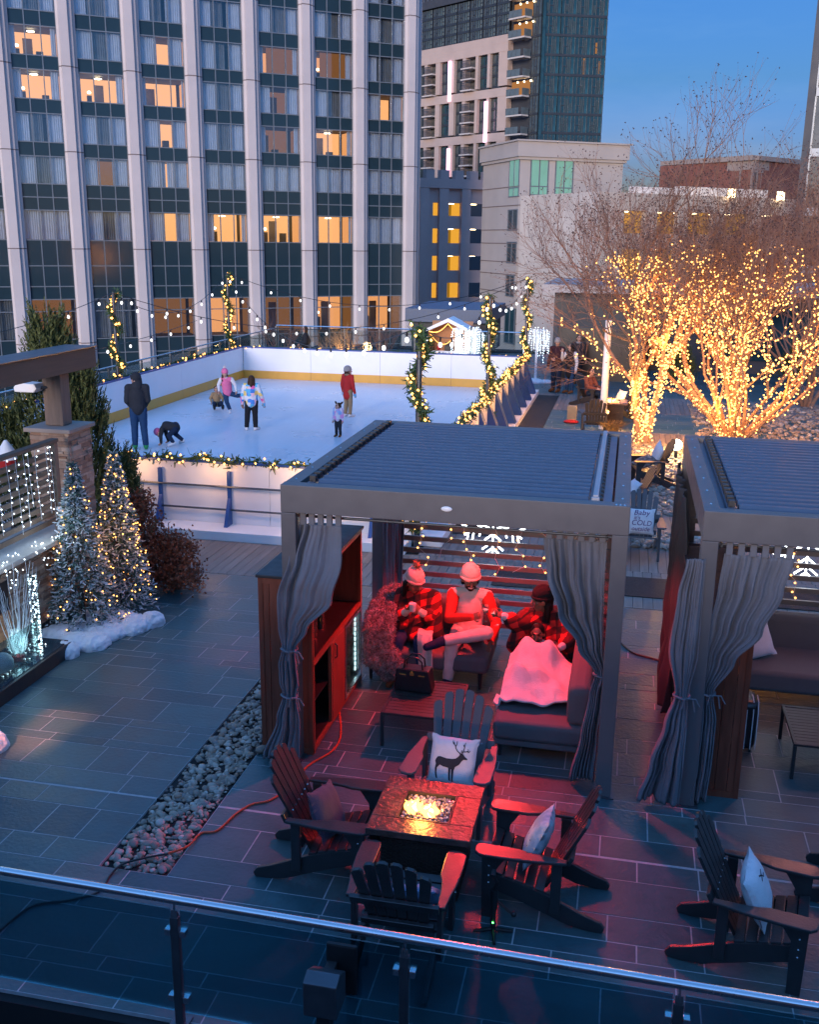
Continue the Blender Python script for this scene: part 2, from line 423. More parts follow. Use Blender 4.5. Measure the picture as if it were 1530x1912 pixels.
# spandrel panels between windows: per bay one strip per band
bands = [(21.15,22.1),(18.44,19.38),(15.72,16.6),(12.95,13.85),(10.17,11.09),(7.46,8.35),(6.6,7.46),(2.82,4.58),(1.39,2.82),(.49,1.39),(-3.4,-2.35),(-4.8,-3.4),(-7,-4.8),(-9.5,-7)]
def strip_mesh(h):
    s = MB(); hw = BW/2
    for k in range(3):
        a = -hw + BW/3*k; s.bx(a+.035, a+BW/3-.035, .02, .10, .035, h-.035, 0)
    for k in range(4): x = -hw+BW/3*k; s.bx(x-.035, x+.035, -.02, .12, 0, h, 1)
    s.bx(-hw+.036, hw-.036, -.03, .11, -.034, .034, 1)
    return s
for z0, z1 in bands:
    o0 = None
    for c in cen:
        if o0 is None: o0 = obj('spandrel', strip_mesh(z1-z0), [M['spandrel'], M['mullion']], hotel, loc=(c,0,z0))
        else: dup(o0, loc=(c,0,z0), parent=hotel)
# windows
def pleat(mb, x0, x1, z0, z1, y, m=0, amp=.035, per=.16):
    n = max(4, int((x1-x0)/per*4))
    mb.grid(lambda u, v: (x0+(x1-x0)*u, y+amp*math.sin((x0+(x1-x0)*u)*2*math.pi/per+math.sin(u*9)), z0+(z1-z0)*v), n, 1, m)
def frame_mesh(h, tr=None):
    s = MB(); hw = BW/2
    for k in range(4): x = -hw+BW/3*k; s.bx(x-.03, x+.03, -.02, .12, .036, h, 0)
    s.bx(-hw+.031, hw-.031, -.03, .11, -.034, .034, 0)
    if tr: s.bx(-hw+.031, hw-.031, -.025, .105, tr-.03, tr+.03, 0)
    return s
def pane_mesh(h):
    return MB().bx(-BW/2+.03, BW/2-.03, .03, .042, .035, h-.03)
lit = {(0,2):'B0',(0,3):'B1',(1,3):'B2',(2,2):'S0',(2,3):'B3',(2,4):'S1',(2,6):'S2',(3,6):'B4',(4,2):'M0',(4,3):'D0',(4,4):'K0',(4,6):'B5',(5,2):'M1',(5,4):'B6',(5,6):'B7',(6,3):'S3',
       (1,5):'D1',(2,5):'T0'}
frames = {}
wr = random.Random(21)
for ri, (z0, z1) in enumerate(rows+gz):
    h = z1-z0; g = ri == len(rows)
    for bi, c in enumerate(cen):
        key = (round(h,2), g)
        if key not in frames:
            w = obj('window', frame_mesh(h, 1.99 if g else None), M['mullion'], hotel, loc=(c,0,z0))
            pn = obj('pane', pane_mesh(h), M['hglass'], w); frames[key] = (w, pn)
        else:
            w = dup(frames[key][0], loc=(c,0,z0), parent=hotel)
            for ch in list(w.children):
                if not ch.name.startswith('pane'): bpy.data.objects.remove(ch)
        hw = BW/2; cb = MB(); st = lit.get((bi-1, ri))
        if g: st = {0:'S9',2:'D1',3:'M2',4:'D3',5:'M3',6:'M4'}.get(bi-1)
        a = .95+wr.uniform(-.15,.2); d = .95+wr.uniform(-.15,.2)
        ty = st[0] if st else wr.choice('UUUVWU')
        if ty in 'BM': a, d = (wr.uniform(.12,.6), wr.uniform(.12,.6))
        if ty == 'K': a, d = .45, .4
        if ty == 'S': a, d = 1.2, 1.05
        if g: a, d = (.1,.1)
        pleat(cb, -hw+.05, -hw+a, .04, h-.03, .30); pleat(cb, hw-d, hw-.05, .04, h-.03, .30)
        if ty == 'U': pleat(cb, -hw+a-.02, hw-d+.02, .04, h-.03, .42, 1)
        if ty == 'V': pleat(cb, -hw+a-.02, hw-d-.25, .04, h-.03, .40, 1)
        if ty == 'W': pleat(cb, -hw+a-.02, hw-d+.02, .04, h-.03, .34, 0)
        if ty == 'T': pleat(cb, -hw+a-.02, -.1, .04, h-.03, .34, 0); pleat(cb, .02, hw-d, .04, h-.03, .34, 0)
        if ty == 'M' and not g: pleat(cb, -hw+a+.3, hw-d+.05, .04, h-.03, .5, 2, .03)
        obj('curtain', cb, [M['curtain_w'], M['curtain_d'], M['warm_dim']], w)
        if st:
            rb = MB(); wm = {'B':1,'S':1,'M':0,'D':2,'K':2,'T':1}[ty]
            if g: wm = 0 if ty == 'M' else 2
            rb.bx(-hw+.05, hw-.05, 3.0, 3.05, .0, h, wm)                       # back wall of the lit room
            rb.bx(-hw-.3, -hw-.25, .6, 3.0, .0, h, 0 if wm == 1 else 2); rb.bx(hw+.2, hw+.25, .6, 3.0, .0, h, 0 if wm == 1 else 2)
            x = wr.uniform(-.5,.4)
            if wr.random() < .5: rb.bx(x-.32, x+.32, 2.93, 2.99, .0, h*.8, 3)                        # door leaf
            if wr.random() < .5: rb.bx(x+.5, x+.95, 2.4, 2.85, .0, h*wr.uniform(.2,.45), 4)                         # chair or desk
            if ty in 'BKM': rb.ball((x-.75, 2.5, h*.5), (.13,.13,.10), 8, 6, m=5); rb.bx(x-.9, x-.6, 2.3, 2.7, 0, h*.38, 4)
            if ty in 'B' and wr.random() < .5: rb.ball((0, 1.6, h-.12), (.28,.28,.05), 10, 5, m=5)
            obj('lit_room', rb, [M['warm_wall'], M['warm_wall_b'], M['warm_dim'], M['stone_trim'], M['room_dark'], M['lamp']], w)

# ---- glass residential tower in the middle
FL = Face(1012, 150, 180, -37); FR = Face(1012, 150, 180, 21.4)
tower = thing('apartment_tower', 'dark glass apartment tower with tan frame, balconies and pink light strips', 'building', FL.o, 0)
def facade_part(name, mb, mats, F, par=None, o=None):
    q = obj(name, mb, mats, par or tower); q.rotation_euler = (0,0,F.a)
    if par is None: q.location = (0,0,0)
    return q
sL = FL.s(770, 150); sT = FL.s(950, 150); sB = FL.s(982, 150)
zt = [FL.z(950,85)]
FH = 3.02
zc = FL.z(1012, 139)                # a floor line at the corner
zlo, zhi = zc-FH*14, zc+FH*7
# wall bodies
w = MB(); w.bx(sL-25, sB, 1.0, 14, -13, zhi-4); w.bx(sB, -.3, .6, 4, -13, zhi); facade_part('wall', w, M['dkclad'], FL)
sRR = FR.s(1131, 150)
w = MB(); w.bx(.3, sRR-.3, .5, 14, -13, zhi+6); facade_part('wall', w, M['dkclad'], FR)
def tower_window(ncol, wd, h, mul=.1, mid=True):
    s = MB(); cw = wd/ncol
    for k in range(ncol):
        s.bx(k*cw+mul/2, (k+1)*cw-mul/2, .1, .2, .25, h-.15, 0)
        if mid and k % 3 == 1: s.bx(k*cw+mul/2, (k+1)*cw-mul/2, .0, .12, h*.45, h*.45+.12, 1)
    for k in range(ncol+1): s.bx(k*cw-mul/2, k*cw+mul/2, 0, .22, .25, h-.15, 1)
    s.bx(0, wd, -.02, .3, -.15, .25, 1)
    return s
tw_mats = [M['gapglass'], M['mullion'], M['gapglass2']]
M['tw_frame'] = mat('tower_mullion', (.03,.037,.046), .4, .1, 1.)
wrand = random.Random(9)
# right face: dark glass, one window per room
floors = [zc+FH*k for k in range(-9, 8)]
nR = 4; wR = (sRR-.4)/nR
wR0 = obj('window', tower_window(4, wR, FH), [M['gapglass'], M['tw_frame']], tower); wR0.rotation_euler = (0,0,FR.a)
first = True
M['litflat'] = emit('lit_apartment', (1.,.42,.14), .055)
M['tw_blind'] = mat('tower_blind', (.03,.055,.06), .5, .5, .4)
for k, z in enumerate(floors):
    for i in range(nR):
        pos = FR.u*(.2+i*wR) + V((0,0,z))
        w = wR0 if first else dup(wR0, parent=tower); first = False; w.location = pos
        if wrand.random() < .55:
            lb = MB(); ww = wR/4*wrand.randint(0,3); r_ = wrand.random()
            lb.bx(ww+.2, ww+wR/4-.2, .02, .09, .3+r_*.3, FH-.3-r_, 0)
            if wrand.random() < .17:
                lo = obj('lit_pane', lb, M['litflat'], w)
            else: lo = obj('blind', lb, M['tw_blind'], w)
# corner strip
facade_part('corner_fin', MB().bx(-.25,.25,-.25,.25,-13,zhi+6), M['gapglass'], FR)
# left face: glass bay next to the corner with balconies
wL = -.6-sB
wl0 = obj('window', tower_window(3, wL*.62, FH), [M['gapglass2'], M['tw_frame']], tower); wl0.rotation_euler = (0,0,FL.a)
bal = MB(); bw = (sB-sT)*.62+wL*.42
bal.bx(0, bw, -1.7, 0, -.25, 0, 0); 
for q in range(int(bw/1.0)): bal.bx(q*1.0, q*1.0+.95, -1.7, -1.65, .02, 1.1, 1)
bal.bx(0,.06,-1.7,0,.02,1.1,1); bal.bx(bw-.06,bw,-1.7,0,.02,1.1,1)
M['balglass'] = mat('balcony_glass', (.10,.13,.14), .15, .3, 1.)
b0 = obj('balcony', bal, [M['garwhite'], M['balglass']], tower); b0.rotation_euler = (0,0,FL.a)
for k, z in enumerate(floors):
    w = wl0 if k == 0 else dup(wl0, parent=tower); w.location = FL.u*(sB+wL*.38) + V((0,0,z))
    q = b0 if k == 0 else dup(b0, parent=tower); q.location = FL.u*(sT+(sB-sT)*.30) + V((0,0,z)) - FL.n*.0
    if k in (8, 11, 12):
        lb = MB(); x = sB+.4; lb.bx(x-4, x+wL*.35, .5, .56, z+.3, z+FH-.5, 0); facade_part('lit_pane', lb, M['litflat'], FL)
        lb = MB()
        for j in range(3): lb.ball((x-2+j*1.5, -.2, z+FH*.75), .16, 6, 4)
        facade_part('ceiling_lamp', lb, M['lamp'], FL)
# tan frame with window strips, three storeys per group
zb = [FL.z(866,102), FL.z(866,182), FL.z(866,262), FL.z(866,340)]
gl = [FL.s(q, 150) for q in (781,796,802,816,824,840,852,866,873,888,896,911,919,933,950)]
strips = [(782,795,'w'),(800,816,'b'),(824,842,'w'),(851,866,'w'),(872,890,'b'),(895,912,'w'),(917,933,'w')]
tan = MB(); edges = [sL-8]
tan_s = [(FL.s(a,150), FL.s(c,150), t) for a, c, t in strips]
for gi in range(3):
    zt_, zb_ = zb[gi], zb[gi+1]
    x = sL-8
    for a, c, t in tan_s:
        tan.bx(x, a, -.3, .9, zb_+1.0, zt_-.7); x = c
    tan.bx(x, sT, -.3, .9, zb_+1.0, zt_-.7)
    tan.bx(sL-8, sT, -.35, .95, zt_-.7, zt_+.7)
    if gi == 0: tan.bx(sL-8, sT, -.36, .96, zt_+.7, zt_+1.9)
facade_part('tan_frame', tan, M['tan'], FL)
proto = {}
for gi in range(3):
    g0, g1 = zb[gi+1]+1.0, zb[gi]-.7; fh = (g1-g0)/3
    for a, c, t in tan_s:
        wd = c-a
        for q in range(3):
            z = g0+fh*q
            if t == 'w':
                key = (round(wd,1), round(fh,2))
                if key not in proto:
                    proto[key] = obj('window', tower_window(3 if wd > 4 else 2, wd, fh, .14), [M['gapglass2'] if wrand.random() < .6 else M['gapglass'], M['tw_frame']], tower)
                    o = proto[key]; o.rotation_euler = (0,0,FL.a)
                else: o = dup(proto[key], parent=tower)
                o.location = FL.u*a + V((0,0,z)) + FL.n*.3
            else:
                bb = MB(); bb.bx(-.4, wd, -1.2, .9, -.2, .02, 0)
                for j in range(9): bb.bx(-.4+j*(wd+.4)/9, -.3+j*(wd+.4)/9, -1.2, -1.15, .02, 1.1, 1)
                bb.bx(-.4, wd, -1.22, -1.13, 1.1, 1.2, 1); bb.bx(.2, wd-.2, .7, .8, 0, fh-.4, 2)
                key = ('b', round(wd,1), gi)
                if key not in proto:
                    proto[key] = obj('balcony', bb, [M['garwhite'], M['tw_frame'], M['room_dark']], tower); o = proto[key]; o.rotation_euler = (0,0,FL.a)
                else: o = dup(proto[key], parent=tower)
                o.location = FL.u*a + V((0,0,z))
# glazed top storeys above the tan frame
ztop = zb[0]+1.9
nT = 9; wT = (sT-(sL-4))/nT
wt0 = None
for q in range(4):
    for i in range(nT):
        z = ztop+(q)*((FL.z(866,3)-ztop)/4); fh = (FL.z(866,3)-ztop)/4
        if wt0 is None:
            wt0 = obj('window', tower_window(5, wT-.3, fh, .12), [M['gapglass2'], M['tw_frame']], tower); wt0.rotation_euler = (0,0,FL.a); o = wt0
        else: o = dup(wt0, parent=tower)
        o.location = FL.u*(sL-4+i*wT) + V((0,0,z))
zr = FL.z(866,3)
cap = MB(); cap.bx(sL-8, sT, -.4, 12, zr, zr+1.3); facade_part('parapet', cap, M['dkclad'], FL)
rl = MB()
for i in range(28): x = sL-6+i*(sT-sL+4)/28; rl.bx(x, x+.1, .6, .7, zr+1.3, zr+3.6)
rl.bx(sL-6, sT-2, .55, .75, zr+3.6, zr+3.75); facade_part('roof_railing', rl, M['mullion'], FL)
for (xp, ya, yb) in ((844,115,190), (911,190,266), (841,278,345)):
    x = FL.s(xp, (ya+yb)/2); lb = MB().bx(x-.28, x+.28, -.7, -.4, FL.z(xp,yb), FL.z(xp,ya)); facade_part('light_strip', lb, M['pinkled'], FL)

# ---- beige building in the centre right
BL = Face(972, 300, 84, -60); BR = Face(972, 300, 84, 30)
bb_ = thing('beige_office', 'pale beige stucco building with cornice and tall green glass windows', 'building', BL.o, 0)
def bpart(name, mb, mats, F): q = obj(name, mb, mats, bb_); q.rotation_euler = (0,0,F.a); return q
xl = BL.s(903, 300); xr = BR.s(1165, 300); ztp = BR.z(1070, 268); zcn = BR.z(1070, 296)
w = MB(); w.bx(0, xr, 0, -xl-.1, -13, ztp-.1); bpart('wall', w, M['beige'], BR)
cor = MB(); cor.bx(-.35, xr+.35, -.35, -xl, zcn, ztp, 0); cor.bx(-.5, xr+.5, -.5, -xl+.1, ztp, ztp+.12, 0); cor.bx(-.2,xr+.2,-.2,-xl-.05,zcn-.22,zcn,0); bpart('cornice', cor, M['beige'], BR)
w = MB(); w.bx(xl, -.02, .02, 8, -13, ztp-.15); bpart('wall', w, M['beige'], BL)
lin_ = MB()
for yy in (386, 445, 483, 512, 545): z = BR.z(1070, yy); lin_.bx(-.03, xr, -.03, .01, z, z+.07)
bpart('reveal_band', lin_, M['joint'], BR)
lin_ = MB()
for yy in (352, 386, 430, 455, 489, 512, 545): z = BL.z(935, yy); lin_.bx(xl, .0, -.03, .03, z, z+.07)
bpart('reveal_band', lin_, M['joint'], BL)
M['greenwin'] = mat('green_glass', (.10,.22,.19), .12, .3, .3, spec=.8, emis=(.30,.62,.46), estr=.05)
M['dimwin'] = mat('warm_window', (.12,.10,.08), .15, .5, .35, spec=.8, emis=(.7,.5,.36), estr=.05)
def win(F, a, b_, y0, y1, m, nx=2, ny=2):
    xa, za = F.hit(a, y1); xb, zb_ = F.hit(b_, y1); zt_ = F.z((a+b_)/2, y0); zb_ = F.z((a+b_)/2, y1)
    fr = MB(); fr.bx(xa-.06, xb+.06, -.05, .04, zb_-.08, zb_, 0); fr.bx(xa-.06, xb+.06, -.05, .04, zt_, zt_+.08, 0)
    for k in range(nx+1): x = xa+(xb-xa)*k/nx; fr.bx(x-.05, x+.05, -.05, .04, zb_, zt_, 0)
    for k in range(1, ny): z = zb_+(zt_-zb_)*k/ny*.4; fr.bx(xa, xb, -.04, .03, z-.04, z+.04, 0)
    o = bpart('window', fr, M['mullion'], F)
    pn = obj('pane', MB().bx(xa+.02, xb-.02, -.02, .0, zb_, zt_), m, o); return o
win(BR, 990, 1022, 288, 363, M['greenwin']); win(BR, 1036, 1068, 290, 366, M['greenwin'])
win(BR, 985, 1017, 393, 429, M['dimwin'], 2, 1); win(BR, 1032, 1063, 395, 430, M['dimwin'], 2, 1)
win(BL, 951, 969, 290, 366, M['greenwin'], 2, 2); win(BL, 949, 966, 393, 429, M['gapglass2'], 2, 1); win(BL, 947, 964, 453, 490, M['gapglass2'], 2, 1); win(BL, 945, 960, 515, 552, M['gapglass2'], 2, 1); win(BL, 942, 960, 576, 640, M['gapglass'], 2, 1)
win(BR, 982, 996, 590, 690, M['gapglass'], 1, 2)
lb = MB(); x, z = BR.hit(1012, 352); lb.ball((x,.6,z), .28, 8, 6); 
# ---- grey parking garage behind, left of the beige building
G = Face(840, 420, 105, 36)
gar = thing('parking_garage', 'dark grey parking garage with yellow lit openings', 'building', G.o, G.a)
def openings(F, par, cols, rws, y_front, m_wall, depth=9, zt=None, cars=True, x0=None, x1=None, lit_m=None, seed=1):
    rr_ = random.Random(seed)
    w = MB(); z_prev = -13
    cs = [(F.s(a, 440), F.s(b_, 440)) for a, b_ in cols]
    zs = sorted([(F.z(840, y1), F.z(840, y0)) for y0, y1 in rws]) if F is G else sorted([(F.z(1330, y1), F.z(1330, y0)) for y0, y1 in rws])
    for z0, z1 in zs + [(zt, zt)]:
        w.bx(x0, x1, 0, .5, z_prev, z0)
        if z1 > z0:
            x = x0
            for a, c in cs: w.bx(x, a, 0.003, .497, z0, z1); x = c
            w.bx(x, x1, 0.003, .497, z0, z1)
        z_prev = z1
    w.bx(x0, x1, depth, depth+.4, -13, zt); w.bx(x0, x0+.4, .5, depth, -13, zt)
    for xp in cs: w.bx(xp[0]-.5, xp[0]-.1, .5, .9, -13, zt)
    obj('wall', w, m_wall, par)
    for z0, z1 in zs:
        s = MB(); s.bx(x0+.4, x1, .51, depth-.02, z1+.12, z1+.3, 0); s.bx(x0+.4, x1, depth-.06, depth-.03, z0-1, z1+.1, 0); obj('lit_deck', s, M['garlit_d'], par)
        for a, c in cs:
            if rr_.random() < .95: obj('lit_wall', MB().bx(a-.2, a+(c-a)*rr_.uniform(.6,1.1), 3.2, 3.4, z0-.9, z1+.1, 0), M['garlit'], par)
        for a, c in cs: obj('tube_lamp', MB().bx(a+.2, c-.2, 1.6, 1.8, z1-.06, z1+.02, 0), M['lamp'], par)
    return cs, zs
gx0, gx1 = G.s(765, 440), G.s(925, 440)
openings(G, gar, [(766,785),(808,824),(832,863),(873,905)], [(379,403),(427,454),(478,505),(528,556)], 0, M['beige2'], 8, G.z(840, 352), x0=gx0-3, x1=gx1, seed=2)
c_ = MB(); zt_ = G.z(840, 352)
c_.bx(gx0-3, gx1, -.4, 8.5, zt_, zt_+.9)
for k in range(7): x = gx0+k*(gx1-gx0)/6; c_.bx(x, x+.9, -.3, .5, zt_+.9, zt_+1.7)
obj('parapet', c_, M['beige2'], gar)
for a in (790, 826, 867):
    x = G.s(a, 440); obj('buttress', MB().bx(x-.5, x+.5, -.35, -.003, -13, zt_-.01), M['beige2'], gar)
# ---- white parking structure behind the trees
H_ = Face(1330, 420, 76, 40)
wp = thing('parking_structure', 'white concrete parking structure with amber lit openings behind the bare trees', 'building', H_.o, H_.a)
hx0, hx1 = H_.s(1160, 420), H_.s(1500, 420)
openings(H_, wp, [(1164,1205),(1226,1266),(1284,1332),(1350,1400),(1420,1472)], [(398,438),(466,520)], 0, M['garwhite'], 9, H_.z(1330, 366), x0=hx0-2, x1=hx1, seed=5)
pp = MB(); z = H_.z(1330, 366); pp.bx(H_.s(1322,360), H_.s(1492,360), 3, 3.5, z-.5, H_.z(1400,348)); pp.bx(H_.s(1210,360), H_.s(1330,360), 1.5, 2., z-.5, H_.z(1250,348)); obj('parapet', pp, M['white'], wp)
for (xp, yp) in ((1362,361),(1453,366)):
    x, z = H_.hit(xp, yp); o = obj('flood_lamp', MB().bx(x-.3, x+.3, -.4, -.2, z-.3, z+.3), M['lamp'], wp)
# ---- brick building
K1 = Face(1410, 300, 112, -41); 
bk = thing('brick_building', 'red brick apartment block with stone cornice on the right skyline', 'building', K1.o, 0)
K2 = Face(1410, 300, 112, 52)
def kp(name, mb, mats, F): q = obj(name, mb, mats, bk); q.rotation_euler = (0,0,F.a); return q
k0 = K1.s(1264, 320); kz = K1.z(1400, 300); k1 = K2.s(1500, 320)
kp('wall', MB().bx(k0, 0, 0, 12, -13, kz), M['brick'], K1); kp('wall', MB().bx(.02, k1+8, 0.01, 12, -13, kz-.05), M['brick'], K2)
kp('cornice', MB().bx(k0-.5, .1, -.5, 12, kz, kz+.5).bx(k0-.2,0,-.15,.01,kz-.9,kz-.003), M['stone_trim'], K1); kp('cornice', MB().bx(0, k1+8, -.5, 12, kz+.004, kz+.46).bx(.05,k1+8,-.14,.0,kz-.9,kz-.003), M['stone_trim'], K2)
def kwin(F, a, c, y0, y1):
    xa, xb = F.s(a, 335), F.s(c, 335); z0, z1 = F.z((a+c)/2, y1), F.z((a+c)/2, y0)
    fr = MB(); fr.bx(xa-.15, xb+.15, -.12, .1, z1, z1+.25, 0)
    for k in range(3): x = xa+(xb-xa)*k/2; fr.bx(x-.12, x+.12, -.08, .1, z0, z1, 0)
    o = kp('window', fr, M['stone_trim'], F); obj('pane', MB().bx(xa+.1, xb-.1, -.04, -.02, z0, z1), M['gapglass2'], o)
kwin(K1, 1279, 1316, 323, 350); kwin(K1, 1345, 1383, 320, 350); kwin(K2, 1405, 1422, 322, 355); kwin(K2, 1448, 1485, 323, 358)
# ---- glass tower cut by the right edge
T = Face(1497, 300, 55, -14)
et = thing('glass_tower', 'dark green glass tower with stone piers cut by the right edge', 'building', T.o, T.a)
obj('wall', MB().bx(.05, 22, .3, 20, -13, 30), M['dkclad'], et)
pc = MB()
for k in range(5): pc.bx(k*4.2, k*4.2+.35, -.15, .3, -13, 30)
obj('pier', pc, M['dkclad'], et)
tw0 = None
for k in range(14):
    z = -8+k*2.9
    for i in range(3):
        if tw0 is None: tw0 = obj('window', tower_window(3, 3.8, 2.9, .1), [M['gapglass2'], M['mullion']], et, loc=(.37,0.05,z))
        else: dup(tw0, loc=(.37+i*4.2,0.05,z), parent=et)

# ---- unseen building behind the camera, added to shade the near deck
rb = thing('rear_shade_building', 'unseen building and balcony added behind the viewer to shade the near deck', 'building', (0,0,0))
obj('wall', MB().bx(-26, 26, -14, -2.2, -13, 3.9), M['beige2'], rb); obj('shade_slab', MB().bx(-26, 26, -2.19, .7, 2.95, 3.2), M['garwhite'], rb)
# ================================================================== ICE RINK
RX0, RX1, RY0, RY1, IZ, RT = -13.2, -3.25, 15.75, 33.6, .15, 1.2
struct('ice', MB().bx(RX0+.06, RX1-.06, RY0+.06, RY1-.06, .0, IZ), M['ice'])
def board_wall(label, p, q, inward, plinth=None, braces=0, btype='tri'):
    """white dasher board from p to q (plan points) with kick plate inside, blue cap and panel joints"""
    p = V((*p,0)); q = V((*q,0)); L = (q-p).length; a = math.atan2(q.y-p.y, q.x-p.x)
    t = thing('rink_board', label, 'rink wall', p, a, 'white dasher boards round the ice rink')
    s = inward
    b = MB(); n = max(1, round(L/2.44)); w = L/n
    for k in range(n): b.bx(k*w+.004, (k+1)*w-.004, -.03, .03, .05, RT)
    obj('panel', b, M['white'], t)
    k = MB()
    for i in range(n): k.bx(i*w+.004, (i+1)*w-.004, min(s*.031,s*.046), max(s*.031,s*.046), IZ, IZ+.27)
    obj('kick_plate', k, M['yellow'], t)
    obj('cap_rail', MB().bx(0, L, -.045, .045, RT, RT+.045), M['blue'], t, bevel=.008)
    if plinth: obj('plinth', MB().bx(0, L, min(-s*.034,-s*plinth), max(-s*.034,-s*plinth), .0, .16), M['white'], t, bevel=.01)
    return t, L, a
w_left,_,_ = board_wall('white rink board along the far left side running under the hotel tower', (RX0,RY0), (RX0,RY1), -1)
w_back,_,_ = board_wall('white rink board across the back of the ice with the long yellow kick plate', (RX0+.05,RY1), (RX1-.05,RY1), -1)
w_front,Lf,_ = board_wall('white rink board facing the terrace with grey rails and upright blue posts', (RX0+.05,RY0), (RX1-.05,RY0), 1, .55)
w_right,Lr,_ = board_wall('white rink board on the right side held by a row of blue triangular braces', (RX1,RY0), (RX1,RY1), 1, .45)
for x in (5.42, 6.68, 7.95, 9.2):       # uprights on the front board
    obj('blue_post', MB().prism([(-.05,.16),(-.30,.16),(-.09,.62),(-.09,1.08),(-.035,1.08)], x-.03, x+.03, 'x'), M['blue'], w_front)
for z in (.42, .82): obj('rail', MB().tube([(3.2,-.10,z),(9.6,-.10,z)], .018, 8), M['steel_d'], w_front, smooth=True)
for k in range(12):
    y = 1.2+k*1.42
    obj('brace', MB().prism([(-.034,.16),(-.42,.16),(-.06,1.12),(-.034,1.12)], y-.02, y+.30, 'x'), M['blue'], w_right)

M['needle'] = mat('garland_needles', (.04,.09,.03), .7, .35, 20., island=[(.018,.05,.016),(.035,.085,.025),(.06,.11,.03),(.028,.07,.03)])
def leafy(mb, c, n, spread, ln, wd, rg, bias=(0,0,0), m=0):
    for i in range(n):
        d = V((rg.gauss(0,1), rg.gauss(0,1), rg.gauss(0,1))) + V(bias)
        d.normalize(); o = V(c)+V((rg.gauss(0,spread), rg.gauss(0,spread), rg.gauss(0,spread)))
        x = d.orthogonal().normalized(); x = Matrix.Rotation(rg.random()*6.28, 3, d) @ x
        l = ln*rg.uniform(.6,1.2)
        mb.add([o-x*wd, o+x*wd, o+d*l+x*wd*.3, o+d*l-x*wd*.3], [(0,1,2,3)], m)
def bulbs_on(mb, pts, r): 
    for p in pts: mb.octa(p, r)
def garland(pts, rad, label, group, seed, dens=150, bulb=14, br=.022, spiral=0):
    """rope of fir needles along pts with warm fairy lights"""
    rg = random.Random(seed); pts = [V(p) for p in pts]
    t = thing('garland', label, 'garland', pts[0], 0, group); o = pts[0]
    nd = MB(); bl = MB()
    for a, b in zip(pts, pts[1:]):
        L = (b-a).length; n = max(2, int(L*dens/8))
        for i in range(n):
            c = a.lerp(b, rg.random())-o
            leafy(nd, c, 10, rad*.45, rad*1.3, .017, rg)
        for i in range(int(L*bulb)):
            c = a.lerp(b, rg.random())-o; d = V((rg.gauss(0,1),rg.gauss(0,1)-.5,rg.gauss(0,1)+.2)).normalized()
            bl.octa(c+d*rad*rg.uniform(.8,1.25), br)
    nd.tube([p-o for p in pts], .02, 5)
    obj('fir_rope', nd, M['needle'], t); obj('fairy_lights', bl, M['warmbulb'], t)
    return t
def along(p, q, n, sag=0, jit=0, seed=1):
    rg = random.Random(seed); p = V(p); q = V(q); r = []
    for i in range(n+1):
        u = i/n; c = p.lerp(q, u); c.z -= sag*4*u*(1-u); c += V((rg.uniform(-jit,jit), rg.uniform(-jit,jit), rg.uniform(-jit,jit))); r.append(c)
    return r
garland(along((-8.9,RY0,RT+.06),(RX1,RY0,RT+.06),14,0,.04,1), .085, 'lit fir garland along the top of the front rink board', 'garlands on the rink boards', 1)
garland(along((RX1,RY0,RT+.08),(RX1,RY1,RT+.08),26,0,.05,2), .10, 'lit fir garland along the right rink board above the blue braces', 'garlands on the rink boards', 2, 120, 20, .03)
garland(along((RX0-.08,RY0,RT+.05),(RX0-.08,RY1,RT+.05),22,0,.05,3), .05, 'thin lit garland along the left rink board rail', 'garlands on the rink boards', 3, 80, 5, .03)
garland(along((RX0,RY1+.05,RT+.02),(RX1,RY1+.05,RT+.02),18,0,.05,4), .045, 'thin lit garland along the back rink board', 'garlands on the rink boards', 4, 80, 4, .03)
# light poles wrapped with garland
PH = 3.7
poles = {}
for key, x, y, h, lab in (('fr',-3.15,15.42,3.62,'nearest dark pole wrapped in a lit fir garland at the front right corner of the rink'),
                          ('mr',-3.28,24.4,3.62,'dark pole with lit fir garland halfway along the blue braced rink wall'),
                          ('br',-3.33,33.85,3.75,'dark pole with lit fir garland at the far right corner of the rink'),
                          ('bl',-13.5,33.2,3.75,'dark pole with lit fir garland at the far left corner of the rink'),
                          ('ml',-13.6,25.4,3.45,'dark pole with lit fir garland beside the tall evergreens left of the rink')):
    tag(obj('light_pole', MB().tube([(0,0,0),(0,0,h)], [.055,.045], 10), M['steel_d'], smooth=True, loc=(x,y,0)), lab.replace(' wrapped in a lit fir garland','').replace(' with lit fir garland',''), 'pole', 'dark light poles round the rink')
    poles[key] = V((x, y, h))
    rg = random.Random(hash(key) % 99 if False else int(abs(x*10+y)))
    sp = [(x+.11*math.sin(i*.75+y), y+.11*math.cos(i*.75+y), .35+i*(h-.35)/26) for i in range(27)]
    garland(sp, .095, 'lit fir garland spiralled round the '+lab.replace(' with lit fir garland','').replace(' wrapped in a lit fir garland','').replace('dark ',''), 'garlands on the light poles', int(y*3), 330, 22, .026 if y < 20 else .034)
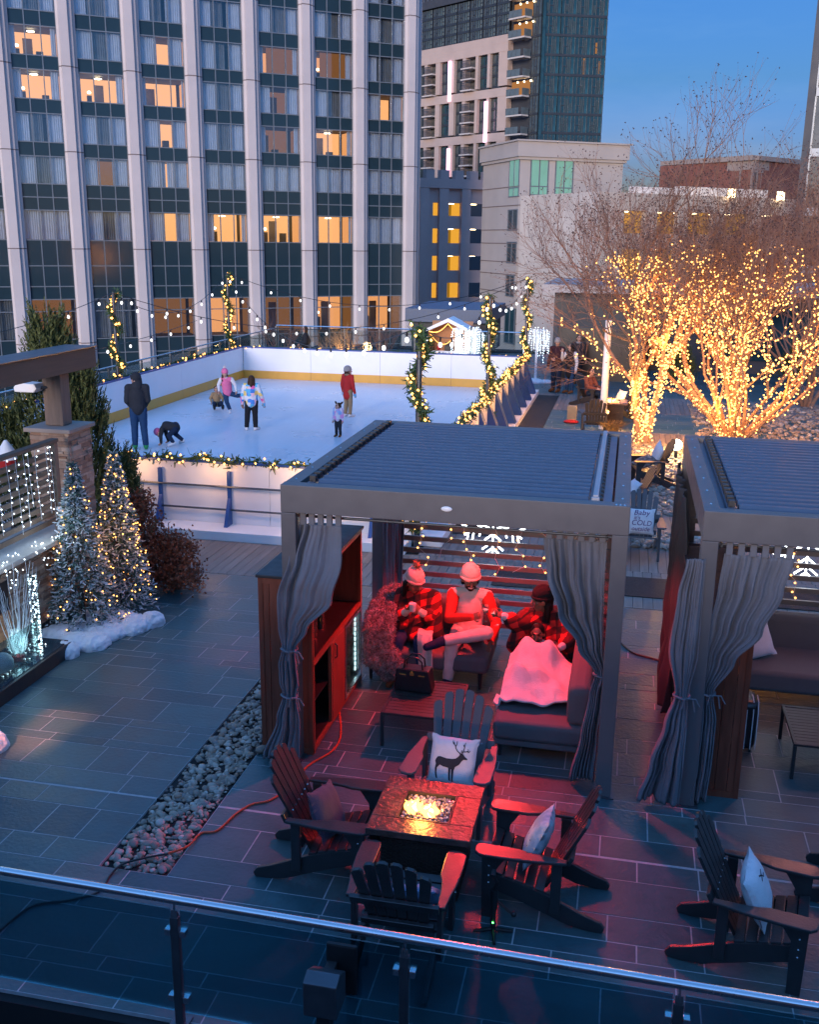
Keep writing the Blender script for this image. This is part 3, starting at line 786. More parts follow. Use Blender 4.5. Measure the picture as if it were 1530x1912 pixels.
# festoon cables with globe bulbs
gl0 = MB().ball((0,0,-.13), (.036,.036,.048), 8, 6, m=0).tube([(0,0,-.075),(0,0,0)], .018, 6, 1)
gobj = None
def festoon(p, q, sag, n, label, seed):
    global gobj
    pts = along(p, q, 20, sag); t = thing('festoon_cable', label, 'string lights', pts[0], 0, 'festoon cables over the rink'); o = pts[0]
    obj('cable', MB().tube([c-o for c in pts], .009, 4), M['black'], t)
    for i in range(n):
        u = (i+.5)/n*20; k = int(u); c = pts[k].lerp(pts[min(k+1,20)], u-k)-o
        if gobj is None: gobj = obj('globe_bulb', gl0, [M['globe'], M['black']], t, smooth=True); g = gobj
        else: g = dup(gobj, parent=t)
        g.location = c
festoon(poles['ml'], poles['bl'], .9, 9, 'festoon cable sagging between the two left garland poles', 1)
festoon(poles['bl'], poles['br'], 1.0, 10, 'festoon cable across the back of the rink between the corner poles', 2)
festoon(poles['ml'], poles['br'], 1.3, 14, 'festoon cable crossing diagonally from the evergreens to the far right pole', 3)
festoon(poles['fr'], poles['bl'], 1.2, 16, 'festoon cable crossing diagonally from the nearest pole to the far left pole', 4)
festoon(poles['fr'], poles['mr'], .5, 7, 'festoon cable between the nearest garland pole and the one behind it', 5)
festoon(poles['mr'], poles['br'], .5, 7, 'festoon cable between the two farther right garland poles', 6)
festoon((-14.2,12.5,3.2), poles['ml'], .6, 9, 'festoon cable coming in from the left edge behind the evergreens', 7)
festoon((-13.9,13.,2.75), (-13.7,31,2.3), .5, 14, 'lowest festoon cable hanging beside the left rink board', 8)
# rail behind and left of the rink
def glass_rail(label, p, q, n, h=1.1):
    p = V(p); q = V(q); a = math.atan2((q-p).y, (q-p).x); L = (q-p).length
    t = thing('glass_railing', label, 'railing', p, a)
    obj('top_rail', MB().tube([(0,0,h),(L,0,h)], .025, 8), M['steel'], t, smooth=True)
    for k in range(n+1): obj('post', MB().bx(k*L/n-.025, k*L/n+.025, -.02, .02, 0, h-.03), M['steel_d'], t)
    return t, L
t, L = glass_rail('steel railing on the terrace edge left of the rink boards', (-14.2,12,.25), (-14.2,40,.25), 14); obj('pane', MB().bx(0, L, -.006, .006, .1, 1.0), glass('rail_glass', (.80,.88,.88), .1), t)
t, L = glass_rail('steel railing behind the far rink board', (-14.2,40,.35), (-4,40,.35), 7); obj('pane', MB().bx(0, L, -.006, .006, .1, 1.0), glass('rail_glass', (.80,.88,.88), .1), t)

# ================================================================== BACKGROUND OF THE TERRACE
def kiosk():
    t = thing('dark_kiosk', 'low building with a dark blue roof fascia behind the rink', 'building', (-9.4,44.2,0)); t.scale = (.48,1,.68)
    obj('wall', MB().bx(0, 6.9, 0, 5, 0, 2.75), M['dkclad'], t); obj('fascia', MB().bx(-.4,7.3,-.5,5.2,2.15,3.0), mat('blue_fascia', (.05,.085,.15), .5), t, bevel=.02)
    obj('grey_door', MB().bx(5.0,6.4,-.05,-.003,0,2.14), M['alu'], t)
kiosk()
def tent():
    t = thing('market_stall', 'white gabled market stall with curved fairy light strings behind the rink', 'stall', (-7.6,38.6,0)); t.scale = (.48,.6,.74)
    g = MB(); 
    g.prism([(-.2,2.15),(1.7,2.75),(3.6,2.15),(3.6,2.0),(1.7,2.55),(-.2,2.0)], -.1, 2.0, 'y'); obj('roof', g, M['white'], t)
    w = MB(); w.bx(0,.08,0,1.9,0,2.1).bx(3.3,3.38,0,1.9,0,2.1).bx(0,3.38,1.82,1.9,0,2.5); obj('wall', w, mat('stall_wood', (.32,.17,.09), .7, .2, 4.), t)
    obj('counter', MB().bx(.09,3.29,.1,.6,.0,1.05), M['white'], t)
    obj('red_pot', MB().ball((.9,.3,1.2), (.16,.16,.15), 10, 7), mat('red_enamel', (.4,.02,.02), .3), t, smooth=True)
    obj('coffee_machine', MB().bx(1.4,2.0,.2,.55,1.06,1.35).bx(1.45,1.95,.25,.5,1.35,1.5), M['black'], t, bevel=.03)
    fl = MB()
    for k in range(26):
        u = k/25; fl.octa((.2+1.5*u, -.05, 2.05+.42*u-.20*math.sin(u*math.pi)), .03); fl.octa((1.7+1.5*u, -.05, 2.47-.42*u-.20*math.sin(u*math.pi)), .03)
        fl.octa((.2+2.2*u, .05, 1.95-.55*math.sin(u*math.pi)), .03)
    obj('fairy_lights', fl, M['warmbulb'], t)
    point('stall_lamp', (-6.8,39.1,1.3), (1,.50,.2), .7)
tent()
def light_willow(loc, label, n, h, r, seed, drop=(.8,1.6), trunk=True):
    rg = random.Random(seed); t = thing('light_tree', label, 'light tree', loc, 0, 'white illuminated willow trees')
    b = MB()
    if trunk: b.tube([(0,0,0),(0,0,h*.8)], [.05,.035], 8)
    l = MB()
    for i in range(n):
        a = rg.random()*6.28; rr = r*math.sqrt(rg.random()); ht = h*(1-.12*(rr/r)**2)*rg.uniform(.93,1.03)
        p = V((rr*math.cos(a), rr*math.sin(a)*.6, ht)); b.tube([(0,0,h*.72), (p.x*.5,p.y*.5,h*.97), p], .006, 4)
        d = rg.uniform(*drop); k = int(d/.085); b.tube([p, p-V((0,0,d))], .004, 3)
        for j in range(k): l.octa(p+V((rg.gauss(0,.012), rg.gauss(0,.012), -j*.085)), .0155)
    obj('stem', b, M['white'], t); obj('light_drops', l, M['whitebulb'], t)
for x, s in ((-6.25,1),(-5.65,2)): light_willow((x,38.0,.0), ('left' if s == 1 else 'right')+' one of two white light willows beside the market stall', 30, 1.80, .38, s, (.7,1.3))
light_willow((-3.2,36.6,0), 'white light willow on a pale trunk near the standing couple', 26, 1.95, .55, 3, (.5,1.3))
def fake_snow(loc, pts, h, label, seed, parts=1):
    rg = random.Random(seed); m = MB()
    for (x, y, r) in pts: m.ball((x,y,h*.2), (r*rg.uniform(.9,1.2), r*rg.uniform(.8,1.1), h*rg.uniform(.75,1.1)), 18, 10, Matrix.Rotation(rg.random()*3,3,'Z'))
    o = obj('fake_snow', m, M['snow'], smooth=True, loc=loc)
    r_ = o.modifiers.new('remesh', 'REMESH'); r_.mode = 'VOXEL'; r_.voxel_size = .014; r_.use_smooth_shade = True
    tx = bpy.data.textures.new('snow_tex', 'CLOUDS'); tx.noise_scale = .075
    d = o.modifiers.new('wool', 'DISPLACE'); d.texture = tx; d.strength = .055
    return tag(o, label, 'fake snow')
M['snow'] = mat('snow_wool', (.70,.70,.74), .95, .10, 9., .5, 50., sheen=.4)
fake_snow((-3.2,36.4,0), [(0,0,.35),(.4,.1,.22)], .12, 'small heap of white fake snow at the foot of the light willow', 5)
# dark entrance building under the trees
t = thing('entrance_building', 'low dark entrance building behind the lit trees at the end of the terrace', 'building', (-3.0,41.5,0))
obj('wall', MB().bx(0,20,0,6,0,3.0), M['dkclad'], t); obj('canopy', MB().bx(-.4,20.4,-1.2,6.2,3.0,3.3), M['beige'], t)
obj('door', MB().bx(2.8,4.6,-.06,-.004,0,2.4), M['black'], t); obj('window', MB().bx(6,11,-.05,-.004,.5,2.5), M['gapglass'], t)
t = thing('dark_screen', 'dark timber screen wall behind the standing couple', 'screen', (-2.6,37.6,0))
obj('panel', MB().bx(0,3.2,0,.12,0,1.9), M['black'], t)
obj('post', MB().bx(-.06,.06,-.06,.18,0,2.0), M['dkclad'], t)
tag(obj('white_pole', MB().tube([(0,0,0),(0,0,2.85)], [.10,.085], 14).tube([(0,0,2.85),(0,0,2.9)], .09, 14), M['white'], smooth=True, loc=(-.55,27.7,0)), 'plain white pole standing in front of the lit tree', 'pole')
# boxes on the far terrace
tag(obj('box', MB().bx(-.13,.13,-.13,.13,0,.42), mat('cardboard', (.22,.20,.15), .8), bevel=.01, loc=at(1068,785)), 'small upright tan box standing on the far paving beside the mat', 'box')
tag(obj('red_cloth', MB().ball((0,0,.03), (.22,.16,.05), 12, 6), mat('red_cloth', (.45,.01,.01), .8), smooth=True, loc=at(1068,787)+V((0,-.2,0))), 'red cloth on the paving at the foot of the tan box', 'cloth')

for k in range(4): point('garland_glow', (-8.1+k*1.45, 15.28, 1.12), (1.,.50,.2), 1.5, .12)
for k in range(5): point('garland_glow', (-2.75, 19.5+k*3.1, 1.1), (1.,.45,.12), 1.4, .15)
# ================================================================== PERGOLAS
M['cedar'] = mat('stained_wood', (.19,.048,.024), .45, .35, 4., .15, 30., stretch=(5,5,.6), island=[(.19,.048,.024),(.23,.058,.030),(.155,.040,.020)])
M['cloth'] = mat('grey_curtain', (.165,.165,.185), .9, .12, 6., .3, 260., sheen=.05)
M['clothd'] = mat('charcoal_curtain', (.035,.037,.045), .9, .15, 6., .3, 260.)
M['uphol'] = mat('grey_upholstery', (.115,.105,.108), .9, .12, 8., .25, 300., sheen=.05)
M['dkmetal'] = mat('charcoal_metal', (.022,.022,.024), .5, .15, 10.)
PX0, PX1, PY0, PY1, PT = -3.0, .11, 8.46, 12.0, 2.75
def pergola(label, first=True):
    t = thing('pergola', label, 'pergola', (PX0, PY0, 0), 0, 'grey louvered pergolas with curtains'); w = PX1-PX0; d = PY1-PY0
    for x in (0, w-.14):
        for y in (0, d-.14):
            p = obj('post', MB().bx(x, x+.14, y, y+.14, 0, PT-.26), M['alu'], t, bevel=.006)
            obj('base_plate', MB().bx(x-.03, x+.17, y-.03, y+.17, 0, .012), M['steel_d'], p)
    obj('beam', MB().bx(0, w, 0, .14, PT-.258, PT), M['alu'], t, bevel=.006); obj('beam', MB().bx(0, w, d-.14, d, PT-.258, PT), M['alu'], t, bevel=.006)
    obj('beam', MB().bx(0.002, .14, .142, d-.142, PT-.256, PT-.002), M['alu'], t, bevel=.006); obj('beam', MB().bx(w-.14, w-.002, .142, d-.142, PT-.256, PT-.002), M['alu'], t, bevel=.006)
    lv = MB(); n = 21; x0, x1 = .30, w-.36; y0, y1 = .20, d-.17; st = (y1-y0)/n
    for k in range(n):
        y = y0+k*st
        lv.prism([(y,PT-.02),(y+.03,PT+.012),(y+st*.62,PT+.012),(y+st*.80,PT-.03),(y+st*.97,PT-.045),(y+st*.97,PT-.06),(y,PT-.045)], x0, x1, 'x')
    obj('louvers', lv, M['louver'], t)
    obj('gutter', MB().bx(.143, .27, .146, d-.146, PT-.10, PT-.055).bx(.20,.26,.15,d-.15,PT-.054,PT-.01), M['louver'], t)
    g2 = MB(); g2.bx(w-.355, w-.16, .146, d-.146, PT-.06, PT-.03); obj('gutter', g2, M['louver'], t)
    obj('drive_rail', MB().bx(w-.325, w-.275, .2, d-.16, PT-.02, PT+.035).bx(w-.335,w-.265,.16,.2,PT-.02,PT+.02), M['alu_l'], t, bevel=.006)
    tb = MB(); t2_ = MB()
    for k in range(n):
        y = y0+k*st; tb.bx(x0-.09, x0-.035, y+.02, y+st*.6, PT-.009, PT+.045); t2_.bx(w-.262, w-.235, y+.03, y+st*.5, PT-.029, PT+.0)
    tb.bx(x0-.08, x0-.06, y0+.02, y1-.03, PT-.008, PT+.004); t2_.bx(w-.26, w-.245, y0+.03, y1-.03, PT-.028, PT-.012)
    obj('pivot_blocks', tb, M['dkmetal'], t); obj('pivot_blocks', t2_, M['dkmetal'], t)
    bo = MB()
    for k in range(7): bo.octa((w-.07, .25+k*.5, PT+.001), .011); bo.octa((.07, .25+k*.5, PT+.001), .011)
    for k in range(3): bo.octa((w-.05-.035*k, .03, PT+.001), .011)
    obj('screws', bo, M['steel'], t)
    sc = MB(); 
    for k in range(14): z = .20+k*.152; sc.bx(.145, w-.145, d-.11, d-.075, z, z+.062)
    obj('slat_screen', sc, M['alu'], t, bevel=.004)
    for x in (.142, w-.202): obj('screen_post', MB().bx(x, x+.06, d-.07, d-.02, 0, PT-.26), M['alu'], t)
    rods = MB().tube([(.14,.18,PT-.33),(w-.14,.18,PT-.33)], .012, 8)
    obj('curtain_rod', rods, M['steel_d'], t, smooth=True)
    obj('curtain_rod', MB().tube([(.18,.14,PT-.335),(.18,d-.14,PT-.335)], .012, 8), M['steel_d'], t, smooth=True)
    obj('curtain_rod', MB().tube([(w-.18,.14,PT-.335),(w-.18,d-.14,PT-.335)], .012, 8), M['steel_d'], t, smooth=True)
    obj('oval_sensor', MB().ball((w*.5-.02,-.004,PT-.125), (.05,.012,.024), 16, 8), M['white'], t, smooth=True)
    ht = obj('heater', MB().bx(w*.5-.35, w*.5+.35, d*.52, d*.52+.12, PT-.22, PT-.14), M['dkmetal'], t, bevel=.01)
    return t
perg = pergola('grey louvered pergola with red glow where the people sit'); PDX = 3.71
perg2 = dup(perg, loc=(PX0+PDX, PY0+.02, 0), label='unlit grey louvered pergola cut by the right edge'); perg2['group'] = perg['group']
# red glowing heater element
M['redglow'] = emit('red_heater_glow', (1.,.03,.015), 1.2)
for ch in perg.children:
    if ch.name.startswith('heater'): obj('glow_bar', MB().bx((PX1-PX0)*.5-.32, (PX1-PX0)*.5+.32, (PY1-PY0)*.52+.02, (PY1-PY0)*.52+.10, PT-.226, PT-.2205), M['redglow'], ch)

# -- curtains
def curtain(label, prof, y, nf, mt, seed, cat='curtain', ties=(), axis='x', tabs=True, amp=.05, group=None, yo=None, ty=0):
    """prof rows: (z, left, right, depth amplitude); gathered cloth interpolated between the rows"""
    rg = random.Random(seed); ph = [rg.random()*6.28 for _ in range(4)]
    zs = [p[0] for p in prof]
    def ev(z):
        for a, b in zip(prof, prof[1:]):
            if b[0] <= z <= a[0]:
                u = (a[0]-z)/(a[0]-b[0]); u = u*u*(3-2*u)
                return [a[i]+(b[i]-a[i])*u for i in (1,2,3)]
        return prof[-1][1:]
    t = thing('curtain', label, 'curtain', (0,0,0), 0, group)
    def fn(u, v):
        z = zs[0]+(zs[-1]-zs[0])*v; l, r, a = ev(z)
        uu = u + .018*math.sin(u*23+ph[0]+v*5)
        x = l+(r-l)*uu
        f = 1.9*noise.noise(V((uu*nf*1.15+seed*7, v*1.5, seed))) + .9*noise.noise(V((uu*nf*2.6+seed*3, v*2.4, seed+5))) + .3*math.sin(uu*nf*2*math.pi+ph[1])
        yy = y + (yo(z) if yo else 0) + a*f*(.9+.3*math.sin(v*7+u*4)) + .02*noise.noise(V((x*6, z*4, seed)))
        return (x, yy, z) if axis == 'x' else (yy, x, z)
    o = obj('drape', MB().grid(fn, nf*14, 70), mt, t, smooth=True)
    s = o.modifiers.new('cloth', 'SOLIDIFY'); s.thickness = .004
    if tabs:
        l, r, a = prof[0][1:]; tb = MB(); n = max(3, nf-1)
        for k in range(n):
            x = l+(r-l)*(k+.5)/n
            if axis == 'x': tb.box((x, y, zs[0]+.045), (.055, .03, .11))
            else: tb.box((y, x, zs[0]+.045), (.03, .055, .11))
        obj('heading_tabs', tb, mt, t, bevel=.006)
    y += ty
    for z in ties:
        l, r, a = ev(z); ring = []; c = (l+r)/2
        for k in range(21):
            an = 2*math.pi*k/20; p = (c+((r-l)/2+.015)*math.cos(an), y+(a*1.5+.03)*math.sin(an), z+.008*math.sin(an*2))
            ring.append(p if axis == 'x' else (p[1], p[0], p[2]))
        tie = MB().tube(ring, .010, 6, caps=False)
        if axis == 'x':
            for sx, dz in ((.10,-.06),(.06,-.11),(-.05,-.09)):
                tie.tube([(r, y-a-.03, z), (r+sx*.6, y-a-.05, z+.012), (r+sx, y-a-.045, z+dz)], .007, 5)
        obj('tie', tie, M['cloth'], t, smooth=True)
    return t
CG = 'grey tied back pergola curtains'
curtain('grey curtain tied twice in front of the dark bar cabinet', [(2.37,-2.86,-2.44,.03),(2.05,-2.94,-2.42,.045),(1.70,-3.02,-2.50,.055),(1.40,-3.01,-2.74,.05),(1.19,-2.98,-2.86,.03),(1.02,-3.02,-2.84,.05),(.85,-3.02,-2.83,.05),(.72,-2.99,-2.86,.03),(.45,-3.06,-2.83,.05),(.03,-3.20,-2.84,.07)], PY0+.10, 6, M['cloth'], 1, ties=(1.19,.72), group=CG, yo=lambda z: -.17*min(1,max(0,(2.3-z)/.45)), ty=-.17)
curtain('grey curtain swept to the right post in front of the chaise', [(2.37,-.62,-.06,.03),(2.05,-.58,-.06,.06),(1.70,-.46,-.05,.07),(1.40,-.27,-.04,.06),(1.12,-.10,.0,.03),(.9,-.14,-.02,.04),(.5,-.19,-.04,.06),(.04,-.27,-.05,.07)], PY0+.20, 7, M['cloth'], 2, ties=(1.12,), group=CG)
curtain('grey curtain tied to the outer left side of the second pergola post', [(2.34,.60,.76,.03),(2.0,.55,.76,.05),(1.5,.52,.76,.06),(1.09,.60,.71,.03),(.8,.53,.72,.05),(.4,.43,.72,.07),(.04,.34,.72,.08)], PY0-.02, 5, M['cloth'], 3, ties=(1.09,), tabs=False, group=CG)
curtain('grey curtain swept back inside the second pergola beside the post', [(2.37,.90,1.48,.03),(2.05,.88,1.42,.06),(1.7,.84,1.28,.07),(1.4,.82,1.08,.05),(1.09,.82,.93,.03),(.8,.80,.98,.05),(.4,.78,.98,.06),(.03,.74,.96,.07)], PY0+.10, 7, M['cloth'], 4, ties=(1.09,), group=CG)
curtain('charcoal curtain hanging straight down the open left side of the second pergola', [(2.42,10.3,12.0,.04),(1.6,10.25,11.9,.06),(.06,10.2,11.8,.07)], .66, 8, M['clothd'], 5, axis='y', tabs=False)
# rear left drape seen behind the cabinet
curtain('narrow grey curtain gathered at the rear left post behind the bar cabinet', [(2.4,-2.84,-2.5,.03),(1.5,-2.84,-2.56,.05),(.1,-2.84,-2.6,.05)], PY1-.2, 4, M['cloth'], 6, tabs=False)

# -- bar cabinets
M['fridgeglass'] = glass('fridge_glass', (.75,.85,.85), .12)
M['fridgeled'] = emit('fridge_led', (.75,.95,1.), 1.0)
def cabinet(x0, y0, label, full=True):
    w, d, h = .53, 1.85, 1.8
    t = thing('bar_cabinet', label, 'cabinet', (x0,y0,0), 0, 'dark stained bar cabinets in the pergolas')
    pl = MB()
    for k in range(5): pl.bx(k*w/5+.003, (k+1)*w/5-.003, .0, .02, .05, h-.05)
    pl.bx(0,.045,-.01,.0,.0,h-.001).bx(w-.045,w,-.01,.0,.0,h-.001).bx(.045,w-.045,-.01,0,h-.06,h-.001).bx(.045,w-.045,-.01,0,0,.06)
    obj('side_panel', pl, M['cedar'], t)
    bp = MB()
    for k in range(16): bp.bx(0, .02, .022+k*(d-.024)/16+.002, .022+(k+1)*(d-.024)/16-.002, 0, h)
    obj('back_panel', bp, M['cedar'], t)
    obj('side_panel', MB().bx(.022, w, d-.02, d, 0, h-.001), M['cedar'], t)
    obj('counter_top', MB().bx(-.02, w+.02, -.025, d+.02, h, h+.03), M['dkmetal'], t, bevel=.005)
    if not full: return t
    obj('interior', MB().bx(.022,.03,.022,d-.022,0,h-.002).bx(.031,w-.03,.022,d-.022,.05,.07), M['black'], t)
    fr = MB()
    for z in (.02, .92, h-.045): fr.bx(w-.03, w, .021, d-.021, z, z+.04)
    fr.bx(w-.031, w+.001, .021, .055, 0, h-.046); fr.bx(w-.031, w+.001, d-.055, d-.021, 0, h-.046); fr.bx(w-.031, w+.0015, .62, .66, .061, .919); fr.bx(w-.031, w+.0015, 1.1, 1.13, .061, .919)
    obj('front_frame', fr, M['cedar'], t)
    obj('shelf', MB().bx(.032, w-.035, .03, d-.03, .92, .945), M['black'], t)
    obj('shelf', MB().bx(.032, w-.035, .03, .61, .5, .52), M['black'], t)
    dr = obj('door', MB().bx(w-.02, w+.005, .665, 1.095, .065, .915), M['cedar'], t, bevel=.004)
    obj('handle', MB().tube([(w+.006,.74,.72),(w+.03,.74,.74),(w+.03,.74,.86),(w+.006,.74,.88)], .008, 6), M['dkmetal'], dr, smooth=True)
    f = obj('fridge', MB().bx(.10, .12, 1.15, 1.78, .07, .90).bx(.12, w-.04, 1.14, 1.16, .07, .90).bx(.12, w-.04, 1.78, 1.80, .07, .90).bx(.12,w-.04,1.16,1.78,.88,.90).bx(.12,w-.04,1.16,1.78,.07,.09), M['steel_d'], t)
    obj('fridge_frame', MB().bx(w-.03,w+.012,1.14,1.17,.07,.9).bx(w-.03,w+.012,1.77,1.80,.07,.9).bx(w-.03,w+.012,1.17,1.77,.87,.9).bx(w-.03,w+.012,1.17,1.77,.07,.10), M['steel'], f, bevel=.003)
    obj('fridge_glass', MB().bx(w-.012,w-.006,1.17,1.77,.10,.87), M['fridgeglass'], f)
    led = MB(); 
    for k in range(12): led.bx(w-.06, w-.05, 1.175, 1.19, .14+k*.06, .18+k*.06); led.bx(w-.06, w-.05, 1.75, 1.765, .14+k*.06, .18+k*.06)
    obj('led_strip', led, M['fridgeled'], f)
    sh = MB()
    for z in (.33,.6): sh.bx(.13,w-.06,1.17,1.77,z,z+.008)
    obj('fridge_shelf', sh, M['steel'], f)
    cn = MB(); rg = random.Random(3)
    for z in (.10,.338,.608):
        for i in range(6): cn.tube([(w-.13,1.24+i*.09,z),(w-.13,1.24+i*.09,z+rg.uniform(.1,.17))], .03, 8)
    obj('cans', cn, mat('drink_can', (.3,.3,.3), .3, .2, 5, metal=.6, island=[(.5,.5,.5),(.1,.2,.1),(.4,.1,.05),(.15,.25,.4)]), f, smooth=True)
    return t
cabinet(-3.29, 8.6, 'dark red brown bar cabinet with open shelves and a lit glass fridge')
for k in range(7):
    tag(obj('bottle', MB().tube([(0,0,0),(0,0,.18),(0,0,.22),(0,0,.30)], [.035,.035,.014,.014], 8), mat('bottle_glass', (.02,.03,.02), .1, .2), smooth=True, loc=(-3.0+.03*(k%2), 8.9+k*.13, .946)), 'dark bottle standing in the row on the shelf of the bar cabinet', 'bottle', 'bottles on the cabinet shelf')
cabinet(.72, 8.72, 'dark red plank cabinet seen from its end in the second pergola')

# -- upholstered seats
def cushion_box(mb, x0, x1, y0, y1, z0, z1): return mb.bx(x0,x1,y0,y1,z0,z1)
def soft(name, mb, par, mt=None, bv=.05):
    o = obj(name, mb, mt or M['uphol'], par, smooth=True, bevel=bv); o.modifiers['bevel'].segments = 4; return o
lv = thing('loveseat', 'grey upholstered loveseat where two people sit against the slat screen', 'sofa', (-2.72,10.42,0))
soft('seat', MB().bx(0,1.42,0,.85,.20,.40), lv); soft('backrest', MB().bx(.0,1.42,.80,1.05,.22,.78), lv, bv=.07); soft('armrest', MB().bx(-.02,.17,-.02,1.0,.18,.68), lv, bv=.07)
for x in (.06,1.33):
    for y in (.06,.95): obj('leg', MB().tube([(x,y,0),(x,y,.20)], [.018,.028], 8), M['dkmetal'], lv)
ch = thing('chaise', 'grey and red lit chaise sofa with a raised right side beside the curtain', 'sofa', (-1.05,8.95,0))
soft('seat', MB().bx(0,.90,0,1.95,.20,.40), ch); soft('side_backrest', MB().bx(.70,.93,.06,1.98,.38,.80), ch, bv=.08); soft('rear_backrest', MB().bx(.05,.92,1.85,2.08,.38,.80), ch, bv=.08); soft('base', MB().bx(.01,.92,.03,2.02,.13,.20), ch, bv=.02)
for x in (.07,.86):
    for y in (.08,1.9): obj('leg', MB().tube([(x,y,0),(x,y,.14)], [.018,.025], 8), M['dkmetal'], ch)
def coffee_table(loc, w, d, label):
    t = thing('coffee_table', label, 'table', loc, 0, 'low dark metal coffee tables')
    tp = MB().bx(0,w,0,.03,.345,.37).bx(0,w,d-.03,d,.345,.37).bx(0,.03,.03,d-.03,.345,.37).bx(w-.03,w,.03,d-.03,.345,.37)
    obj('frame', tp, M['dkmetal'], t, bevel=.003)
    sl = MB()
    for k in range(12): sl.bx(.031, w-.031, .034+k*(d-.068)/12, .034+(k+1)*(d-.068)/12-.008, .352, .366)
    obj('table_top', sl, mat('perforated_metal', (.045,.038,.036), .5, .2, 20.), t)
    for x in (.0, w-.03):
        for y in (.0, d-.03): obj('leg', MB().bx(x,x+.03,y,y+.03,0,.344), M['dkmetal'], t)
    return t
coffee_table((-2.17,8.93,0), .76, .86, 'low dark coffee table carrying the black handbag')
coffee_table((1.77,9.2,0), .80, .85, 'low dark coffee table in the second pergola at the right edge')
s2 = thing('long_sofa', 'dark grey upholstered sofa with one pale cushion in the second pergola', 'sofa', (1.35,10.75,0))
soft('seat', MB().bx(0,2.0,0,.85,.18,.42), s2); soft('backrest', MB().bx(0,2.0,.78,1.0,.22,.80), s2, bv=.07)
for x in (.06,1.9): obj('leg', MB().tube([(x,.06,0),(x,.06,.19)], [.018,.026], 8), M['dkmetal'], s2)

# -- cushions
def cushion(label, cat, mt, size, loc, rot, group=None, thick=.16, seed=1, name='cushion'):
    """square pillow lying in local xy, face towards +z, pinched corners"""
    rg = random.Random(seed); s = size/2
    def h(u, v):
        return thick/2*max(0,(1-abs(u)**2.6))**.55*max(0,(1-abs(v)**2.6))**.55
    def put(u, v, sg):
        k = 1-.07*(u*u+v*v)*(1 if abs(u*v) < .8 else .6)+.09*abs(u*v)**3
        w = .006*noise.noise(V((u*2.3+seed, v*2.3, sg)))
        return (u*s*k, v*s*k, sg*h(u, v)+w)
    m = MB(); n = 22
    m.grid(lambda a, b: put(a*2-1, b*2-1, 1), n, n); m.grid(lambda a, b: put(1-a*2, b*2-1, -1), n, n)
    t = thing(name, label, cat, loc, 0, group); t.rotation_mode = 'XYZ'; t.rotation_euler = rot
    o = obj('cover', m, mt, t, smooth=True); md = o.modifiers.new('weld', 'WELD'); md.merge_threshold = .0005
    t_put = lambda u, v, lift=.004: (put(u, v, 1)[0], put(u, v, 1)[1], put(u, v, 1)[2]+lift)
    return t, t_put
def print_on(t, put, polys, mt, name='print'):
    m = MB()
    for poly in polys:
        tr = tessellate_polygon([[V((x,y,0)) for x, y in poly]])
        bm = bmesh.new(); vs = [bm.verts.new((x,y,0)) for x, y in poly]
        for a in tr:
            try: bm.faces.new([vs[i] for i in a])
            except ValueError: pass
        for _ in range(3):
            es = [e for e in bm.edges if e.calc_length() > .12]
            if es: bmesh.ops.subdivide_edges(bm, edges=es, cuts=1)
        bmesh.ops.triangulate(bm, faces=bm.faces)
        bm.verts.index_update(); m.add([put(v.co.x, v.co.y) for v in bm.verts], [tuple(v.index for v in f.verts) for f in bm.faces]); bm.free()
    return obj(name, m, mt, t)
M['pillow_w'] = mat('white_cotton', (.62,.62,.64), .9, .10, 7., .3, 120., sheen=.0)
M['pillow_p'] = mat('printed_cotton', (.60,.60,.64), .9, .1, 7., .2, 120., col2=(.30,.36,.42))
M['pillow_d'] = mat('grey_velvet', (.045,.035,.065), .8, .2, 6., .2, 80., sheen=.1)
M['ink'] = mat('dark_print', (.018,.022,.032), .9, .3, 9.)
deer = [[(-.70,.02),(-.62,.12),(-.50,.14),(-.20,.09),(.05,.10),(.20,.14),(.31,.24),(.36,.33),(.33,.38),(.42,.40),(.50,.38),(.60,.27),(.72,.20),(.71,.15),(.55,.14),(.47,.05),(.38,-.10),(.22,-.22),(.17,-.40),(.18,-.62),(.17,-.84),(.21,-.90),(.12,-.90),(.09,-.60),(.06,-.35),(.03,-.34),(.04,-.60),(.05,-.80),(.08,-.86),(-.01,-.86),(-.05,-.55),(-.07,-.30),(-.30,-.27),(-.48,-.22),(-.60,-.36),(-.62,-.55),(-.58,-.76),(-.55,-.84),(-.63,-.84),(-.69,-.60),(-.71,-.40),(-.68,-.20),(-.73,-.08)]]
def stroke(pts, w):
    L, Rr = [], []
    for i, p in enumerate(pts):
        a = V(pts[max(i-1,0)]); b_ = V(pts[min(i+1,len(pts)-1)]); d = (b_-a).normalized(); n = V((-d.y,d.x)); ww = w*(1-.5*i/len(pts)); q = V(p)
        L.append(tuple(q+n*ww)); Rr.append(tuple(q-n*ww))
    return L+Rr[::-1]
deer += [stroke(p, .022) for p in ([(.38,.38),(.24,.46),(.14,.58),(.10,.70),(-.02,.80),(-.05,.92)],[(.12,.66),(.16,.78),(.14,.92)],[(.05,.75),(-.0,.86)],[(.46,.39),(.50,.52),(.53,.66),(.52,.78),(.55,.92)],[(.53,.68),(.46,.80)],[(.52,.48),(.62,.50),(.72,.56),(.70,.64)],[(.66,.52),(.76,.50),(.80,.58)],[(.42,.42),(.42,.54)])]
